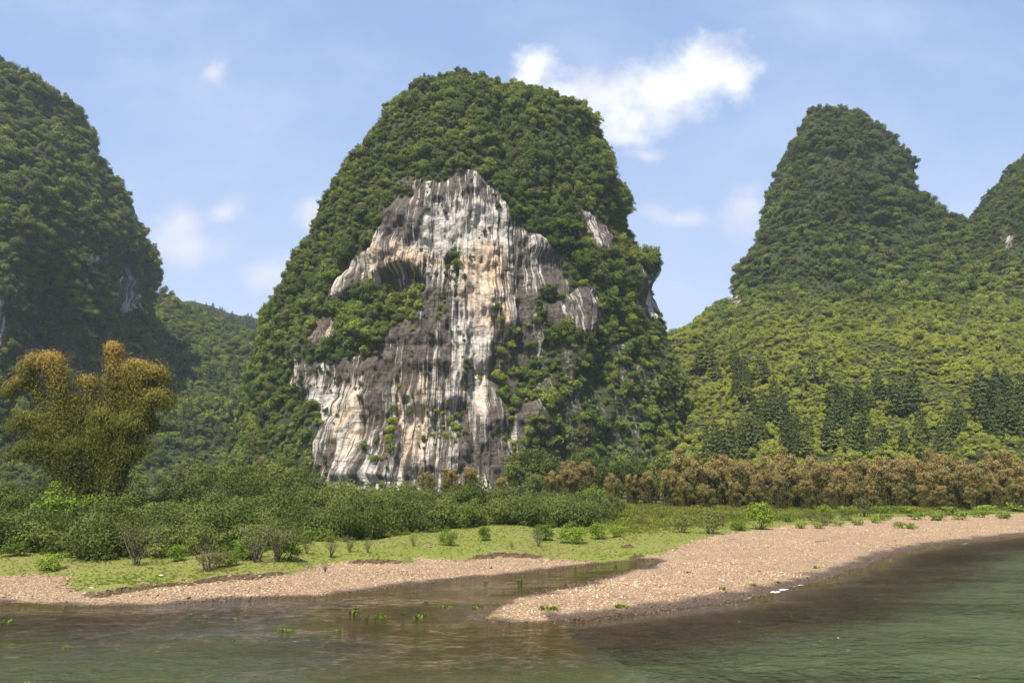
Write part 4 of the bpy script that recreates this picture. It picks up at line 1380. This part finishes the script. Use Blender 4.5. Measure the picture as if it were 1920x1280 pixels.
def on_hill(px, py):
    x, y, z = ray(px, py)
    d = Vector((x, y, z)).normalized()
    best = None
    for k, t in BV.items():
        h = t.ray_cast(Vector((0, 0, CAM_H)), d)
        if h[0] is not None and (best is None or h[3] < best[1]):
            best = (h[0], h[3], k)
    return best


def conifer(px, py_top, hpx, label, grp=None, wide=1.0, i=0):
    b = on_hill(px, py_top + hpx)
    if b is None:
        return
    p, dist, _ = b
    h = hpx / FPX * dist * 1.02
    t = place_tree('conifer', label, 'conifer', KK[i % 5], (p.x, p.y, p.z - 0.05 * h), i * 1.3, h, grp)
    t.scale = (h * wide, h * wide, h)


conifer(1500, 684, 46, 'broad dark conifer standing alone on the pale slope, left of a pair', None, 1.5, 0)
conifer(1526, 640, 74, 'tallest narrow dark conifer rising from the pale slope', None, 0.8, 1)
conifer(1548, 680, 40, 'broad dark conifer just right of the tallest one on the pale slope', None, 1.4, 2)
grove = []
for (x0_, x1_, yt0, yt1, n) in [(1560, 1632, 715, 745, 16), (1550, 1635, 745, 790, 16), (1380, 1440, 660, 700, 12), (1310, 1385, 630, 680, 10), (1400, 1500, 730, 790, 20), (1320, 1420, 770, 810, 14),
                                (1800, 1925, 690, 740, 20), (1795, 1925, 740, 790, 20), (1640, 1720, 690, 725, 10), (1590, 1700, 790, 815, 12), (1480, 1560, 775, 815, 12), (1690, 1800, 770, 805, 10), (1430, 1470, 690, 740, 6)]:
    for j in range(int(n * 0.75)):
        grove.append((rng.uniform(x0_, x1_), rng.uniform(yt0, yt1), rng.uniform(34, 62)))
grove.sort(key=lambda t: t[1])
for i, (px, py, h) in enumerate(grove):
    conifer(px, py, h, 'dark conifer in the groves on the lower slope of the right hills', 'conifers on the lower right slopes', rng.uniform(1.2, 1.8), i)
for i in range(62):
    px, py = rng.uniform(315, 450), rng.uniform(660, 800)
    conifer(px, py, rng.uniform(18, 36), 'small dark conifer in the valley between the left peak and the cliff', 'conifers in the valley', rng.uniform(0.8, 1.1), i)
for i in range(46):
    px = 345 + 150 * (i + rng.random()) / 46
    yl = np.interp(px, [345, 400, 440, 500], [572, 576, 592, 602])
    conifer(px, yl - 8 + rng.uniform(-3, 12), rng.uniform(14, 24), 'tiny dark conifer along the distant ridge', 'conifers along the distant ridge', 1.5, i)

# ---- plants standing in the shallows and on the wet gravel
WK = []
for i in range(4):
    v, f, t = tuft(700 + i, 22, 0.34, 0.2, 0.075)
    sv = make_mesh('leaves', v, f, M['bright'], {'tone': t})
    tv, tf = join([tube([(0.03 * k, 0.02 * k, -0.5), (0.05 * k, 0, 0.1), (0.08 * k, 0.05, 0.3)], 0.012, 0.006, 4) for k in range(-2, 3)])
    WK.append([('stems', make_mesh('stems', tv, tf, M['culm'])), ('leaves', sv)])
WP = [(5, 1170, 1.1), (12, 1166, .8), (122, 1215, .8), (288, 1195, .6), (358, 1152, .6), (366, 1163, .6), (374, 1166, .5), (388, 1158, .5), (438, 1160, .7), (438, 1200, .5), (506, 1155, .6), (530, 1182, .7), (540, 1184, .8),
      (566, 1165, .4), (664, 1150, 1.), (668, 1140, .7), (688, 1160, .9), (704, 1158, .7), (718, 1158, .8), (716, 1150, .6), (756, 1150, .9), (782, 1158, .9), (797, 1152, .8), (812, 1158, .6), (830, 1137, .6), (845, 1138, .6), (635, 1156, .5),
      (637, 1182, .5), (890, 1140, .9), (900, 1136, .8), (883, 1132, .8), (930, 1158, .7), (798, 1128, .6), (868, 1082, .7), (975, 1088, .7), (910, 1090, .6), (1155, 1060, .8), (1080, 1062, .6), (1010, 1100, .8), (985, 1108, .9), (1060, 1095, .8), (1180, 1068, .7)]
for i, (px, py, s) in enumerate(WP):
    p = on_z(px, py, 0.0)
    place_tree('water_plant', 'small bright green plant sprouting out of the shallow water', 'plant', WK[i % 4], (p[0], p[1], -0.05), i * 1.9, s * (0.45 + 0.3 * ((i * 37) % 10) / 10), 'plants sprouting from the shallows')
for i, (px, py, s) in enumerate([(1040, 1144, 1.0), (1018, 1143, .9), (1030, 1143, .8), (1165, 1140, 1.0), (1158, 1139, .8), (1172, 1140, .8), (1355, 1106, .9), (1410, 1098, .8), (1460, 1094, .7), (1530, 1066, .9), (1290, 1075, .7), (1425, 1072, .5), (1705, 1024, .6)]):
    place_tree('bar_weed', 'low green weed growing on the gravel bar near the water', 'plant', WK[i % 4], foot(px, py), i * 2.3, s * 0.75, 'weeds on the gravel bar')

# ---- small things lying on the banks
def scrap(seed, w):
    r = np.random.default_rng(seed)
    n = 5
    x, y = np.meshgrid(np.linspace(-0.5, 0.5, n), np.linspace(-0.35, 0.35, n))
    z = 0.12 + 0.16 * fbm(x * 3 + seed, y * 3, 1.0, 2)
    top = np.stack([x, y, z + 0.02], -1).reshape(-1, 3) * w
    bot = np.stack([x, y, z - 0.02], -1).reshape(-1, 3) * w
    f = grid_faces(n, n)
    rim = [i for i in range(n)] + [i * n + n - 1 for i in range(1, n)] + [n * n - 1 - i for i in range(1, n)] + [(n - 1 - i) * n for i in range(1, n - 1)]
    sd = np.array([[rim[i], rim[i] + n * n, rim[(i + 1) % len(rim)] + n * n, rim[(i + 1) % len(rim)]] for i in range(len(rim))])
    return np.concatenate([top, bot]), np.concatenate([f, f[:, ::-1] + n * n, sd])


M['red'] = plain_mat('red_cloth', (0.45, 0.03, 0.025), (0.6, 0.06, 0.05))
M['pale'] = plain_mat('pale_litter', (0.6, 0.58, 0.52), (0.75, 0.73, 0.68))
for i, (px, py, w, mk, lb) in enumerate([(1173, 1097, 0.30, 'red', 'small red scrap lying on the gravel bar'), (90, 1064, 0.38, 'pale', 'small white scrap on the grass at the far left'),
                                         (300, 1081, 0.30, 'pale', 'small white scrap lying near the dry brown bush'), (171, 1102, 0.26, 'pale', 'small white scrap on the grass above the left gravel')]):
    p = foot(px, py)
    tag(obj('litter', make_mesh('litter', *scrap(i, w), M[mk]), None, p), lb, 'litter')
r_ = np.random.default_rng(77)
for px, py, ln, lb in [(1541, 1016, 1.5, 'thin grey driftwood branch lying on the gravel bar'), (1372, 1012, 0.8, 'short dark driftwood stick near the tall bright bush on the gravel')]:
    p = foot(px, py)
    q = np.stack([np.linspace(-0.5, 0.5, 8), 0.08 * np.sin(np.linspace(0, 5, 8)), 0.05 + 0.10 * np.linspace(0, 1, 8) ** 2], -1) * ln
    b1 = np.array([q[4], q[4] + np.array((0.14, 0.12, 0.10)) * ln, q[4] + np.array((0.22, 0.2, 0.13)) * ln])
    v_, f_ = join([tube(q, 0.05, 0.02, 6), tube(b1, 0.025, 0.01, 5)])
    tag(obj('driftwood', make_mesh('driftwood', v_, f_, M['twig'], smooth=True), None, p), lb, 'driftwood')

# ------------------------------------------------------------------ the hazy air
hz = [(x, y, z) for z in (-6.0, 348.0) for y in (-420.0, 6500.0) for x in (-6500.0, 6500.0)]
hm, g = new_mat('haze')
vol = g.n('ShaderNodeVolumePrincipled', {'Color': (0.80, 0.89, 1.0, 1), 'Density': 0.00011, 'Anisotropy': 0.15})
o = g.n('ShaderNodeOutputMaterial')
g.link(vol.outputs[0], o.inputs['Volume'])
hme = make_mesh('haze', hz, [(0, 2, 3, 1), (4, 5, 7, 6), (0, 1, 5, 4), (2, 6, 7, 3), (0, 4, 6, 2), (1, 3, 7, 5)], hm)
tag(obj('haze', hme), 'thin bluish haze between the river and the far peaks', 'haze', None, 'stuff')
